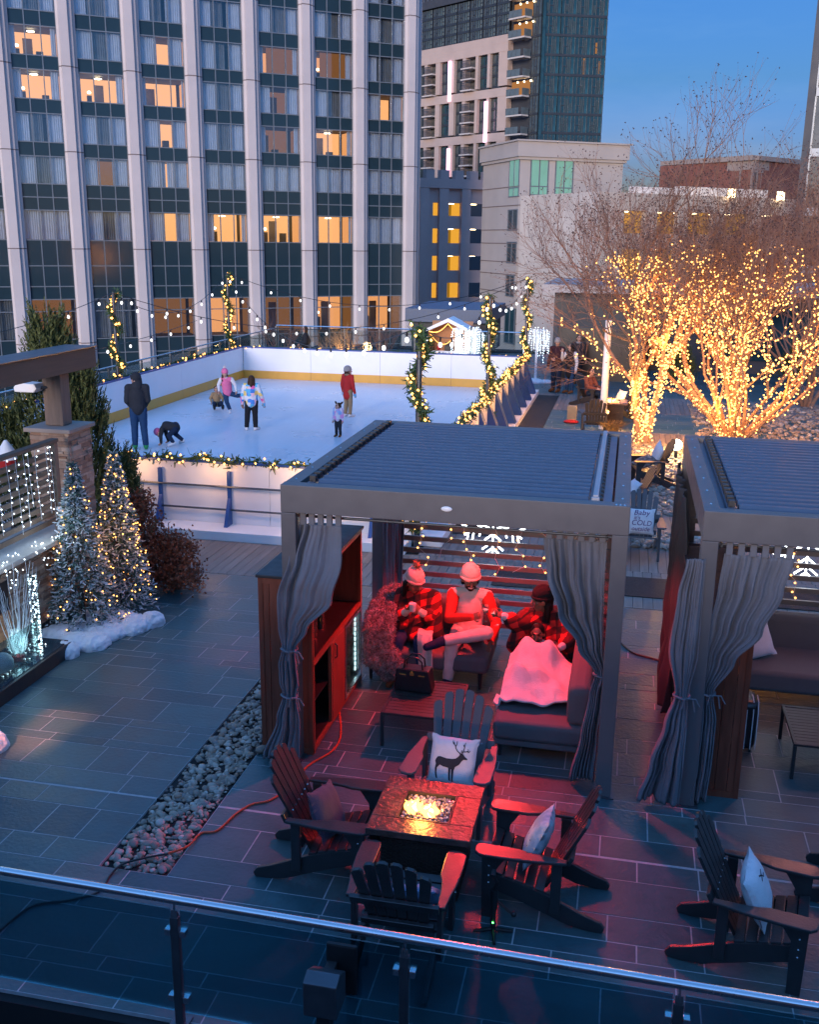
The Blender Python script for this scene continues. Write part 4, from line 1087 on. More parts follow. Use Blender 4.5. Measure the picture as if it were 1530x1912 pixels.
# ================================================================== ADIRONDACK CHAIRS
M['poly'] = mat('charcoal_lumber', (.026,.026,.028), .33, .18, 9., .10, 60., spec=.7)
M['polyg'] = mat('grey_lumber', (.075,.078,.088), .5, .12, 9., .1, 60.)
M['bolt'] = mat('steel_bolt', (.6,.6,.62), .25, .05, 5., metal=1.)
def adirondack(label, mt, group='adirondack chairs on the terrace'):
    t = thing('adirondack_chair', label, 'chair', (0,0,0), 0, group)
    st = MB()
    for k in range(6):
        y = -.35+k*.078; z = .375-.105*k/5
        st.box((0,y+.035,z), (.56,.07,.022), Matrix.Rotation(R(-13), 3, 'X'))
    obj('seat', st, mt, t, bevel=.005)
    bk = MB(); n = 6; P0 = V((0,.10,.26)); d = V((0,.34,.72)).normalized(); nn = V((0,.72,-.34)).normalized()
    for k in range(n):
        f = (k-(n-1)/2)/((n-1)/2); wb, wt_ = .062, .079
        xb, xt = f*.168, f*.235
        Lk = .815-.10*f*f - (.02 if abs(f) > .9 else 0)
        c = [(xb-wb/2,0),(xb+wb/2,0),(xt+wt_/2*.98,Lk-.015-.03*max(f,0)),(xt+wt_/4,Lk-.018*max(f,0)+.004),(xt-wt_/4,Lk-.018*max(-f,0)+.004),(xt-wt_/2*.98,Lk-.015-.03*max(-f,0))]
        vs = [P0+V((x,0,0))+d*b_ for x, b_ in c]+[P0+V((x,0,0))+d*b_+nn*.022 for x, b_ in c]; m = len(c)
        bk.add(vs, [(i,(i+1)%m,m+(i+1)%m,m+i) for i in range(m)]+[tuple(range(m-1,-1,-1)),tuple(range(m,2*m))], 0)
        for b_ in (.36,): bk.octa(P0+V((xb+(xt-xb)*b_/.8,0,0))+d*b_-nn*.001, .0085, 1)
    obj('backrest', bk, [mt, M['bolt']], t)
    br = MB(); pb = P0+d*.36+nn*.040; br.box(pb, (.62,.032,.075), Matrix.Rotation(R(-25), 3, 'X')); obj('back_brace', br, mt, t, bevel=.005)
    br = MB(); pb = P0+d*.10+nn*.040; br.box(pb, (.52,.032,.07), Matrix.Rotation(R(-25), 3, 'X')); obj('back_brace', br, mt, t, bevel=.005)
    side = [(-.345,.365),(-.345,.25),(-.28,.225),(-.05,.15),(.30,.02),(.46,.0),(.55,.004),(.565,.04),(.53,.085),(.42,.12),(.10,.255),(-.10,.315)]
    for s in (-1, 1):
        x = s*.265; obj('rear_leg', MB().prism(side, x-.018, x+.018, 'x'), mt, t, bevel=.006)
        fl = MB(); fl.prism([(-.345,0),(-.255,0),(-.245,.548),(-.355,.548)], s*.303-.018, s*.303+.018, 'x', 0)
        for z in (.30,.36,.44): fl.octa((s*.323,-.30,z), .008, 1)
        obj('front_leg', fl, [mt, M['bolt']], t)
        obj('rear_post', MB().bx(s*.303-.018, s*.303+.018, .16, .235, .125, .548), mt, t, bevel=.005)
        a = [(s*.245,-.36),(s*.26,-.395),(s*.30,-.41),(s*.36,-.40),(s*.395,-.36),(s*.395,-.20),(s*.385,-.02),(s*.36,.14),(s*.345,.27),(s*.29,.27),(s*.285,.10),(s*.27,-.02),(s*.245,-.10)]
        obj('armrest', MB().prism(a if s > 0 else a[::-1], .550, .575), mt, t, bevel=.007)
        obj('bracket', MB().prism([(-.255,.40),(-.16,.547),(-.255,.547)], s*.303-.016, s*.303+.016, 'x'), mt, t)
    return t
cA = adirondack('dark adirondack chair left of the fire table holding a purple cushion', M['poly']); cA.location = (-2.08,6.90,0); cA.rotation_euler.z = R(91)
cB = adirondack('grey backed adirondack chair behind the fire table holding the deer cushion', M['polyg']); cB.location = (-1.255,7.87,0); cB.rotation_euler.z = R(-3)
cC = dup(cA, (-.44,6.84,0), R(-93), 'dark adirondack chair right of the fire table holding a pale spotted cushion')
cD = dup(cA, (-1.30,6.06,0), R(180), 'dark adirondack chair seen from behind in front of the fire table')
cE = dup(cA, (1.14,6.56,0), R(79), 'dark adirondack chair alone at the lower right with a white cushion')
cF = dup(cA, (2.16,7.42,0), R(72), 'dark adirondack chair mostly cut off by the right edge')
g_ = at(1195,1035); cG = dup(cB, (g_.x-.02, g_.y-.0, 0), R(0), 'blue grey adirondack chair between the pergolas with a lettered cushion')
cH = dup(cA, (.18,18.4,0), R(-80), 'dark adirondack chair half hidden by the pergola roof edge with a pale cushion')
cI = dup(cA, (.62,21.2,0), R(-80), 'dark adirondack chair beside the round ground lamp piled with cushions')
cJ = dup(cA, (at(1108,812).x, at(1108,812).y+.2, 0), R(185), 'dark adirondack chair facing away by the white pole near the far fire')
cK = dup(cA, (at(1152,800).x+.05, at(1152,800).y+1.6, 0), R(-75), 'dark adirondack chair with a pale pink lit cushion beside the far fire')
cL = dup(cA, (at(1100,770).x-.05, at(1100,770).y+1.3, 0), R(60), 'dark adirondack chair under the seated person by the far fire')
cs, put = cushion('white cushion printed with a dark standing stag', 'cushion', M['pillow_w'], .43, (-1.245,7.78,.565), (R(62),0,R(-5)), thick=.15, seed=3)
print_on(cs, lambda u, v: put(u*.92, v*.92, .005), deer, M['ink'], 'stag_print')
cushion('purple grey cushion leaning in the left adirondack chair', 'cushion', M['pillow_d'], .42, (-2.10,6.86,.51), (R(64),R(12),R(80)), thick=.16, seed=5)
cp, put = cushion('pale spotted cushion in the right adirondack chair by the fire', 'cushion', M['pillow_p'], .42, (-.42,6.86,.53), (R(66),R(-8),R(-92)), thick=.16, seed=7)
rg = random.Random(12)
print_on(cp, put, [[(x+.03*math.cos(a)*rg.uniform(.6,1.2), y+.03*math.sin(a)) for a in (0,1.2,2.5,3.8,5)] for x, y in [(rg.uniform(-.8,.8), rg.uniform(-.85,.1)) for _ in range(34)]], M['ink'], 'spot_print')
cE2, put = cushion('white cushion with a dark leaf print in the lone right adirondack chair', 'cushion', M['pillow_w'], .42, (1.13,6.55,.53), (R(66),R(-6),R(80)), thick=.16, seed=9)
print_on(cE2, put, [stroke([(-.2,.66),(0,.55),(.25,.62)], .03), stroke([(0,.55),(.1,.42),(.3,.44)], .03), stroke([(-.2,.45),(-.05,.5),(0,.55)], .025)], M['ink'], 'leaf_print')
cushion('small blue corner of a cushion in the chair seen from behind', 'cushion', mat('blue_cotton', (.10,.22,.36), .9, .1, 7.), .36, (-1.20,6.14,.40), (R(40),R(10),R(175)), thick=.13, seed=11)
# lettered cushion
cg, put = cushion('white cushion with purple hand lettering in the blue grey chair', 'cushion', M['pillow_w'], .44, (cG.location.x, cG.location.y-.10, .58), (R(62),0,0), thick=.15, seed=13)
M['ink_p'] = mat('purple_print', (.10,.02,.12), .9, .2, 9.)
def lettering(t, put, lines, mt):
    for txt, y, sz, x0 in lines:
        cu = bpy.data.curves.new('lettering', 'FONT'); cu.body = txt; cu.size = sz; cu.align_x = 'CENTER'; cu.shear = .2
        o = bpy.data.objects.new('lettering', cu); COL.objects.link(o)
        me = bpy.data.meshes.new_from_object(o.evaluated_get(bpy.context.evaluated_depsgraph_get()))
        COL.objects.unlink(o); bpy.data.objects.remove(o); bpy.data.curves.remove(cu)
        for v in me.vertices:
            p = put(v.co.x+x0, v.co.y+y, .006); v.co = p
        me.materials.clear(); me.materials.append(mt)
        q = bpy.data.objects.new('lettering', me); COL.objects.link(q); q.parent = t
lettering(cg, put, [('Baby', .42, .62, .02), ("it's", .06, .42, -.3), ('COLD', -.36, .54, .05), ('outside', -.78, .46, .0)], M['ink_p'])
cushion('pale cushion lying in the half hidden chair beside the pergola roof', 'cushion', M['pillow_w'], .42, (.22,18.4,.55), (R(50),0,R(-70)), thick=.15, seed=15)
cushion('white cushion standing in the chair beside the round ground lamp', 'cushion', M['pillow_w'], .46, (.74,21.3,.66), (R(74),R(20),R(-80)), thick=.15, seed=16)
cushion('dark patterned cushion under the white one beside the round ground lamp', 'cushion', mat('patterned_cotton', (.12,.09,.08), .9, .4, 14., col2=(.28,.24,.22)), .46, (.50,21.2,.50), (R(20),R(5),R(-60)), thick=.16, seed=17)
k_ = cK.location; cushion('pink lit pale cushion in the chair beside the far fire', 'cushion', M['pillow_w'], .44, (k_.x,k_.y,.62), (R(66),0,R(-60)), thick=.15, seed=18)
cushion('pale cream cushion at the end of the dark sofa in the second pergola', 'cushion', M['pillow_w'], .42, (1.60,11.15,.62), (R(68),R(-12),R(22)), thick=.17, seed=19)

# ================================================================== FIRE TABLE
M['firetop'] = mat('slate_table_top', (.060,.036,.030), .34, .4, 7., .5, 26., col2=(.085,.045,.038))
M['wicker'] = mat('dark_wicker', (.03,.02,.016), .6, .3, 30.)
M['fireglass'] = mat('fire_glass', (.2,.2,.3), .12, .2, 20., spec=.9, island=[(.30,.32,.48),(.12,.10,.22),(.45,.42,.50),(.06,.05,.12),(.5,.36,.28)])
M['flame'] = emit('flame', (1.,.34,.055), 1.3); M['flame2'] = emit('flame_core', (1.,.62,.22), 3.)
def fire_table(loc, label, seed=1, w=.40):
    t = thing('fire_table', label, 'fire table', loc, 0, 'square fire tables'); o = .205
    tp = MB(); h0, h1 = .565, .62
    tp.bx(-w,w,-w,-o,h0,h1).bx(-w,w,o,w,h0,h1).bx(-w,-o,-o,o,h0,h1).bx(o,w,-o,o,h0,h1)
    obj('table_top', tp, M['firetop'], t, bevel=.006)
    bs = MB(); bs.bx(-.30,.30,-.30,.30,.03,.562)
    for k in range(34):
        z = .05+k*.0155
        for s in (-1,1):
            for j in range(15):
                a = -.30+j*.04; off = .006 if (j+k) % 2 else .0
                bs.bx(a,a+.04,s*.302-(0 if s>0 else off),s*.302+(off if s>0 else 0)+.001,z,z+.012); bs.bx(s*.302-(0 if s>0 else off),s*.302+(off if s>0 else 0)+.001,a,a+.04,z,z+.012)
    obj('wicker_base', bs, M['wicker'], t)
    obj('rim', MB().bx(-o,o,-o,-o+.012,h0,h1+.003).bx(-o,o,o-.012,o,h0,h1+.003).bx(-o,-o+.012,-o+.012,o-.012,h0,h1+.003).bx(o-.012,o,-o+.012,o-.012,h0,h1+.003), M['dkmetal'], t)
    obj('burner_tray', MB().bx(-o+.012,o-.012,-o+.012,o-.012,h0,h0+.012), M['black'], t)
    rg = random.Random(seed); gm = MB()
    for i in range(520):
        c = (rg.uniform(-o+.025,o-.025), rg.uniform(-o+.025,o-.025), h0+.018+rg.random()*.022); r = rg.uniform(.006,.014)
        gm.box(c, (r*1.6,r*1.3,r), Matrix.Rotation(rg.random()*6,3,'Z') @ Matrix.Rotation(rg.random()*3,3,'X'))
    tag(obj('fire_glass', gm, M['fireglass'], t), kind='stuff')
    def tongue(mb, x, y, h, r, lean, ph):
        pts, rs = [], []
        for k in range(9):
            u = k/8; pts.append((x+lean[0]*u*u+.012*math.sin(u*6+ph), y+lean[1]*u*u+.010*math.cos(u*5+ph), h0+.04+h*u)); rs.append(max(.002, r*(1-u)**.75*(.65+.9*u*(1-u)*2.2)))
        mb.tube(pts, rs, 8)
    fl = MB(); fc = MB()
    for cx, cy in ((-.10,-.05),(.035,-.075)):
        for k in range(7):
            a = rg.random()*6.28; tongue(fl, cx+.045*math.cos(a), cy+.04*math.sin(a), rg.uniform(.05,.115), rg.uniform(.018,.03), (rg.uniform(-.05,.05), rg.uniform(-.02,.03)), rg.random()*6)
        for k in range(4):
            a = rg.random()*6.28; tongue(fc, cx+.02*math.cos(a), cy+.02*math.sin(a), rg.uniform(.05,.08), .030, (rg.uniform(-.02,.02),0), rg.random()*6)
    obj('flame', fl, M['flame'], t, smooth=True); obj('flame_core', fc, M['flame2'], t, smooth=True)
    return t
fire_table((-1.30,6.93,0), 'square stone topped fire table with flames between the four adirondack chairs')
point('fire_lamp', (-1.34,6.88,.74), (1.,.36,.07), 2.0, .06)
f2 = at(1142,800); fire_table((f2.x,f2.y+.9,0), 'far square fire table with a bright flame behind the white pole', 4)
point('far_fire_lamp', (f2.x,f2.y+.8,1.0), (1.,.42,.10), 22, .08)

# ================================================================== NEAR RAILING
M['railglass'] = glass('teal_rail_glass', (.40,.68,.74), .10)
rz_ = math.atan2(4.97-5.06, 5.0)
rt = thing('glass_railing', 'near glass railing with a round steel handrail across the bottom of the picture', 'railing', (-5.5,5.085,0), rz_)
obj('handrail', MB().tube([(0,0,.92),(11,0,.92)], .027, 16), M['steel'], rt, smooth=True)
px_ = [-4.02, -2.54, -1.06, .52, 2.05, 3.6]
for x in px_:
    l = x+5.5
    p = obj('rail_post', MB().bx(l-.028,l+.028,-.02,.02,.0,.80).prism([(-.02,.80),(.02,.80),(-.005,.85)], l-.022, l+.022, 'x'), M['steel_d'], rt, bevel=.004)
    obj('stem', MB().tube([(l,-.004,.83),(l,0,.90)], .008, 8), M['steel'], p)
    obj('foot', MB().bx(l-.06,l+.06,-.06,.06,.0,.012), M['steel_d'], p)
    for z in (.17,.66):
        for s in (-1,1): obj('clamp', MB().bx(l+s*.05-.02,l+s*.05+.02,-.018,.030,z,z+.045), M['steel'], p, bevel=.004)
for a, b_ in zip([-5.5]+px_, px_+[5.4]):
    obj('glass_panel', MB().bx(a+5.5+.034, b_+5.5-.034, .003, .013, .085, .845), M['railglass'], rt)
d_ = aty(606,1835,4.72)
dv = thing('flood_light', 'square grey flood light on a bracket behind the lower edge of the railing', 'flood light', (d_.x,d_.y,-.34))
zz = d_.z+.34
obj('housing', MB().prism([(-.10,zz-.16),(.10,zz-.16),(.10,zz+.02),(-.02,zz+.09),(-.10,zz+.06)], -.10, .10, 'x'), M['steel_d'], dv, bevel=.008)
obj('back_plate', MB().bx(-.04,.15,.16,.19,zz-.20,zz+.14), M['black'], dv, bevel=.02)
obj('bracket', MB().bx(-.03,.03,-.02,.16,zz-.02,zz+.02).bx(-.04,.04,-.04,.04,0,zz-.16), M['dkmetal'], dv)
tp = thing('gimbal_tripod', 'small black gimbal on a four footed stand with a green light by the right chair', 'tripod', (-.69,6.37,0))
for k in range(4):
    a = R(12+90*k); obj('leg', MB().tube([(0,0,.035),(.145*math.cos(a),.145*math.sin(a),.012)], [.014,.011], 6), M['black'], tp)
obj('grip', MB().tube([(0,0,.03),(0,0,.20)], .019, 10).tube([(0,0,.20),(0,0,.36)], .026, 10), M['black'], tp, smooth=True)
obj('arm', MB().tube([(0,0,.34),(.02,0,.42),(-.005,-.01,.47)], .016, 8).tube([(.02,0,.28),(.10,-.02,.22),(.14,-.03,.20)], .010, 6).ball((.15,-.03,.20), .022, 8, 6).box((-.01,0,.49), (.03,.075,.03)), M['black'], tp, smooth=True)
obj('green_led', MB().box((0,-.024,.10), (.014,.006,.007)), emit('green_led', (.1,1.,.15), 1.2), tp)

# ================================================================== CORDS
def cord(label, pts, mt, r, cat='cord'):
    pp = [at(x, y, z) for x, y, z in pts]; out = []
    for i in range(len(pp)-1):
        a, b_, c, d = pp[max(i-1,0)], pp[i], pp[i+1], pp[min(i+2,len(pp)-1)]
        for k in range(8):
            u = k/8; out.append(.5*((2*b_)+(c-a)*u+(2*a-5*b_+4*c-d)*u*u+(3*b_-a-3*c+d)*u**3))
    out.append(pp[-1]); return tag(obj('extension_cord', MB().tube(out, r, 6), mt, smooth=True), label, cat)
M['orange'] = mat('orange_rubber', (.50,.07,.02), .5, .1, 10.)
cord('orange extension cord running from the pebbles past the left chair to the bar cabinet', [(312,1594,.05),(350,1580,.03),(375,1556,.012),(405,1551,.012),(440,1520,.012),(470,1502,.012),(505,1494,.012),(545,1465,.012),(575,1430,.012),(618,1404,.012),(636,1375,.012),(634,1330,.012),(630,1300,.2)], M['orange'], .010)
cord('black cable lying across the slate and pebbles to the orange cord', [(-60,1790,.01),(0,1737,.01),(60,1692,.01),(130,1681,.01),(185,1664,.01),(205,1635,.01),(228,1614,.03),(270,1602,.045),(314,1594,.05)], M['black'], .009)
obj_plug = None
cord('thin black cable on the paving between the two pergolas', [(1150,1190,.01),(1180,1217,.01),(1215,1228,.01),(1260,1240,.01)], M['black'], .012)

# ================================================================== SNOWFLAKES AND SCREEN LIGHTS
def snowflake(loc, label, r=.42):
    t = thing('snowflake_light', label, 'snowflake light', loc, 0, 'white lit snowflakes behind the pergolas'); m = MB(); bl = MB()
    for k in range(6):
        a = R(90+60*k); u = V((math.cos(a),0,math.sin(a))); v = V((-u.z,0,u.x))
        m.tube([u*.04, u*r], .010, 6)
        for f, l in ((.42,.13),(.66,.17),(.86,.10)):
            for s in (-1,1): m.tube([u*r*f, u*r*f+(u*.8+v*s).normalized()*l], .010, 6)
        b_ = u*r*.2; m.tube([u*r*.22+v*.06, u*r*.34, u*r*.22-v*.06], .009, 6)
    obj('light_tube', m, M['flake'], t)
    obj('hanger', MB().tube([(0,0,r),(0,0,r+.35)], .004, 4), M['black'], t)
M['flake'] = emit('snowflake_tube', (.88,.95,1.), 1.6)
c_ = aty(922,972,12.16); snowflake(c_, 'glowing white snowflake hanging behind the slats of the lit pergola')
c_ = aty(1512,1015,12.2); snowflake(c_, 'glowing white snowflake behind the second pergola at the right edge')
def screen_lights(x0, x1, y, label, seed, n):
    rg = random.Random(seed); wire = MB(); bl = MB()
    wire.tube([(x0,y,2.36),(x0+(x1-x0)*.3,y,2.33),((x0+x1)/2,y,2.35),(x1,y,2.33)], .004, 4)
    for s in range(n):
        x = x0+.1+(x1-x0-.2)*s/(n-1); z = 2.34; p = V((x,y,z)); pts = [p]
        while z > .75+rg.random()*.4:
            z -= rg.uniform(.06,.12); x2 = x+rg.uniform(-.09,.09); pts.append(V((x2,y-.012-rg.random()*.02,z)))
            if rg.random() < .85: bl.octa(pts[-1]+V((rg.uniform(-.03,.03),-.014,0)), .014)
        wire.tube(pts, .0025, 3)
    t = thing('string_lights', label, 'string lights', (0,0,0), 0, 'warm fairy lights on the slat screens')
    obj('wire', wire, M['pillow_w'], t); obj('fairy_lights', bl, M['warmbulb'], t)
screen_lights(-2.75, -.12, 11.87, 'warm fairy light strands on the slat screen behind the seated people', 2, 9)
screen_lights(.98, 3.5, 11.89, 'warm fairy light strands on the slat screen of the second pergola', 3, 8)

# ================================================================== BAGS
hb = thing('handbag', 'black leather handbag with gold clasp standing on the coffee table', 'bag', (-1.95,9.53,.37), R(-4))
lea = mat('black_leather', (.012,.011,.014), .35, .2, 20., .1, 90.)
bm_ = MB(); bm_.prism([(-.20,0),(.20,0),(.205,.04),(.17,.25),(-.17,.25),(-.205,.04)], -.085, .085, 'y'); obj('body', bm_, lea, hb, bevel=.018)
obj('flap', MB().prism([(-.172,.252),(.172,.252),(.185,.16),(-.185,.16)], -.096, -.0865, 'y'), lea, hb, bevel=.003)
for s in (-.05,.05): obj('handle', MB().tube([(-.10,s,.25),(-.09,s,.33),(-.04,s,.375),(.04,s,.375),(.09,s,.33),(.10,s,.25)], .009, 8), lea, hb, smooth=True)
gold = mat('gold_clasp', (.8,.5,.15), .22, .1, 10., metal=1.)
obj('clasp', MB().box((0,-.101,.215), (.045,.012,.035)).box((-.10,-.099,.20), (.07,.008,.014)).box((.10,-.099,.20), (.07,.008,.014)).ball((0,-.108,.24), .012, 8, 6), gold, hb)
sc_ = thing('suitcase', 'black soft suitcase with pale piping beside the second cabinet', 'suitcase', (1.36,9.78,0))
obj('body', MB().bx(-.10,.13,-.17,.17,.04,.56), lea, sc_, smooth=True, bevel=.06)
for x in (.02,.08,.125): obj('piping', MB().tube([(x,-.176,.06),(x,-.178,.45),(x,-.13,.555),(x,0,.568)], .006, 6), M['pillow_w'], sc_, smooth=True)
for x in (-.05,.08): obj('wheel', MB().tube([(x,-.1,.02),(x+.02,-.1,.02)], .03, 10), M['black'], sc_)
obj('handle', MB().tube([(0,-.05,.56),(0,-.05,.60),(0,.05,.60),(0,.05,.56)], .01, 6), M['black'], sc_, smooth=True)
gl = at(1262,858); tag(obj('ground_lamp', MB().ball((0,0,.35), (.13,.13,.13), 14, 10, m=0).tube([(0,0,0),(0,0,.25)], .04, 8, 1), [emit('ground_globe', (1.,.85,.55), 3.5), M['dkmetal']], smooth=True, loc=(gl.x,gl.y,0)), 'bright round globe lamp on the ground beside the chair with cushions', 'lamp')
point('ground_globe_lamp', (gl.x,gl.y,.75), (1.,.55,.18), 34, .12)
# heater light of the first pergola and the fainter one next door
h = V(((PX0+PX1)/2, PY0+(PY1-PY0)*.52+.06, PT-.26))
spot('heater_light', (h.x+.1,h.y+.2,h.z), (h.x+.25,h.y-.6,0), (1.,.036,.038), 66, 132, .25, .12)
spot('second_heater_light', (h.x+PDX,h.y,h.z), (h.x+PDX,h.y-1.2,0), (1.,.34,.30), 7, 135, .5, .2)
# narrow beam added for light from an unseen window on the lower left slate
l_ = bpy.data.lights.new('window_beam', 'AREA'); l_.energy = .45; l_.color = (1.,.27,.13); l_.shape = 'RECTANGLE'; l_.size = .50; l_.size_y = .62; l_.spread = R(2)
# ================================================================== PEOPLE
SKIN_D = mat('skin_brown', (.22,.11,.07), .5, .10, 14.); SKIN_L = mat('skin_light', (.46,.26,.19), .5, .08, 14.)
LIPS = mat('lips', (.20,.06,.05), .5); EYE = mat('eye_dark', (.012,.010,.010), .3); TEETH = mat('teeth', (.7,.68,.64), .4)
HAIRB = mat('black_hair', (.010,.008,.007), .6, .3, 60., spec=.2); HAIRN = mat('brown_hair', (.045,.022,.012), .6, .3, 60., spec=.2)
def cl(name, c, **k): return mat(name, c, .88, .14, 9., .35, 140., spec=.12, **k)
C_black = cl('black_cloth', (.018,.018,.022)); C_char = cl('charcoal_cloth', (.030,.032,.038)); C_denim = cl('denim', (.022,.055,.12)); C_denimd = cl('dark_denim', (.014,.026,.055))
C_cream = cl('cream_cloth', (.66,.60,.52)); C_red = cl('red_cloth', (.42,.03,.03)); C_rust = cl('red_sweater', (.48,.05,.035)); C_pink = cl('pink_cloth', (.70,.17,.32)); C_tan = cl('tan_cloth', (.30,.21,.12)); C_maroon = cl('maroon_cloth', (.05,.020,.026)); C_grey = cl('grey_knit', (.28,.27,.27)); C_white = cl('white_cloth', (.68,.66,.66)); C_navy = cl('navy_cloth', (.018,.028,.07)); C_green = cl('green_shoe', (.05,.30,.10)); C_brown = cl('brown_boot', (.16,.07,.03))
def plaid(name):
    m = bpy.data.materials.new(name); m.use_nodes = True; nt = NT(m)
    out = nt.n('ShaderNodeOutputMaterial'); p = nt.n('ShaderNodeBsdfPrincipled', Roughness=.9); nt.l(p.outputs[0], out.inputs[0])
    tc = nt.n('ShaderNodeTexCoord'); mp = nt.n('ShaderNodeMapping'); nt.l(tc.outputs['Object'], mp.inputs[0]); mp.inputs['Rotation'].default_value = (0, R(20), R(28))
    nz = nt.n('ShaderNodeTexNoise', Scale=5.); nt.l(mp.outputs[0], nz.inputs[0])
    ad = nt.n('ShaderNodeVectorMath', operation='MULTIPLY_ADD'); nt.l(nz.outputs['Color'], ad.inputs[0]); ad.inputs[1].default_value = (.04,.04,.04); nt.l(mp.outputs[0], ad.inputs[2])
    sp = nt.n('ShaderNodeSeparateXYZ'); nt.l(ad.outputs[0], sp.inputs[0])
    def band(s):
        a = nt.n('ShaderNodeMath', operation='MULTIPLY'); nt.l(s, a.inputs[0]); a.inputs[1].default_value = 2*math.pi/.135
        b_ = nt.n('ShaderNodeMath', operation='SINE'); nt.l(a.outputs[0], b_.inputs[0])
        c = nt.n('ShaderNodeMath', operation='GREATER_THAN'); nt.l(b_.outputs[0], c.inputs[0]); c.inputs[1].default_value = 0.; return c.outputs[0]
    s = nt.n('ShaderNodeMath', operation='ADD'); nt.l(band(sp.outputs[0]), s.inputs[0]); nt.l(band(sp.outputs[2]), s.inputs[1])
    h = nt.n('ShaderNodeMath', operation='MULTIPLY'); nt.l(s.outputs[0], h.inputs[0]); h.inputs[1].default_value = .5
    nt.l(ramp(nt, h.outputs[0], [(0,(.55,.025,.02)),(.3,(.10,.006,.006)),(.7,(.012,.008,.008))], 'CONSTANT'), p.inputs['Base Color']); return m
PLAID = plaid('buffalo_plaid')
def patches(name, cols):
    m = bpy.data.materials.new(name); m.use_nodes = True; nt = NT(m)
    out = nt.n('ShaderNodeOutputMaterial'); p = nt.n('ShaderNodeBsdfPrincipled', Roughness=.7); nt.l(p.outputs[0], out.inputs[0])
    tc = nt.n('ShaderNodeTexCoord'); v = nt.n('ShaderNodeTexVoronoi', Scale=11., distance='CHEBYCHEV', Randomness=.8); nt.l(tc.outputs['Object'], v.inputs[0])
    sp = nt.n('ShaderNodeSeparateColor'); nt.l(v.outputs['Color'], sp.inputs[0])
    nt.l(ramp(nt, sp.outputs[0], [(i/len(cols), c) for i, c in enumerate(cols)], 'CONSTANT'), p.inputs['Base Color']); return m
P_multi = patches('patterned_jacket', [(.70,.68,.70),(.10,.40,.65),(.80,.12,.35),(.75,.55,.18),(.05,.22,.60),(.80,.50,.58),(.65,.65,.70),(.10,.42,.66)])
P_tod = patches('pale_patterned_jacket', [(.70,.62,.68),(.75,.30,.55),(.45,.40,.65),(.72,.68,.70),(.70,.45,.60),(.30,.45,.70)])
tex_f = bpy.data.textures.new('folds', 'CLOUDS'); tex_f.noise_scale = .11
def fused(name, mb, mt, par, vox=.012, fold=0., smooth=3, apply=False):
    o = obj(name, mb, mt, par, smooth=True)
    r = o.modifiers.new('union', 'REMESH'); r.mode = 'VOXEL'; r.voxel_size = vox; r.use_smooth_shade = True
    s = o.modifiers.new('soften', 'SMOOTH'); s.iterations = smooth; s.factor = .5
    if fold: d = o.modifiers.new('folds', 'DISPLACE'); d.texture = tex_f; d.strength = fold; d.mid_level = .5
    if apply:
        me = bpy.data.meshes.new_from_object(o.evaluated_get(bpy.context.evaluated_depsgraph_get()))
        o.modifiers.clear(); o.data = me; me.name = name
    return o
def stand(h, kid=False, arms=.13, lift=0):
    """joints of an upright figure facing -y (its left is +x)"""
    hr = h*(.083 if kid else .066); w = h*(.105 if kid else .108)
    j = dict(h=h, hr=hr, hip=V((0,0,.53*h)), chest=V((0,0,.73*h)), neck=V((0,.005*h,.825*h)), head=V((0,-.012*h,h-hr*1.25)), face=V((0,-1,0)))
    for s, q in ((1,'l'),(-1,'r')):
        j['s'+q] = V((s*w,0,.80*h)); j['e'+q] = V((s*(w+arms*.35*h),.01*h,.63*h)); j['w'+q] = V((s*(w+arms*.45*h),-.03*h,.48*h)); j['d'+q] = V((0,-.2,-1))
        j['p'+q] = V((s*.052*h,0,.51*h)); j['k'+q] = V((s*.058*h,-.012*h,.285*h)); j['a'+q] = V((s*.062*h,.01*h,.045*h)); j['t'+q] = V((s*.072*h,-.10*h,.022*h))
    return j
def hand(mb, w, d, s, curl=.5, across=None):
    """palm, four bent fingers of different length and a side thumb, from wrist w along d, s = size"""
    d = V(d).normalized(); x = (V(across) if across else d.orthogonal()); x = (x-d*x.dot(d)).normalized(); n = d.cross(x)
    c = w+d*.045*s
    mb.ball(c, (.040*s,.047*s,.017*s), 12, 8, Matrix((x, d, n)).transposed())
    for k, L in enumerate((.066,.076,.071,.055)):
        b_ = w+d*.082*s+x*(-.030+.020*k)*s
        e1 = b_+(d*math.cos(curl*.6)+n*math.sin(curl*.6))*L*.5*s; e2 = e1+(d*math.cos(curl*1.7)+n*math.sin(curl*1.7))*L*.5*s
        mb.cap(b_-d*.02*s, e1, .0098*s, .0092*s, 8); mb.cap(e1, e2, .0092*s, .0078*s, 8)
    b_ = w+d*.03*s-x*.034*s; e1 = b_+(d*.6-x*.7+n*.3).normalized()*.034*s; e2 = e1+(d*.9-x*.1+n*.5).normalized()*.028*s
    mb.cap(b_, e1, .012*s, .0105*s, 8); mb.cap(e1, e2, .0105*s, .009*s, 8)
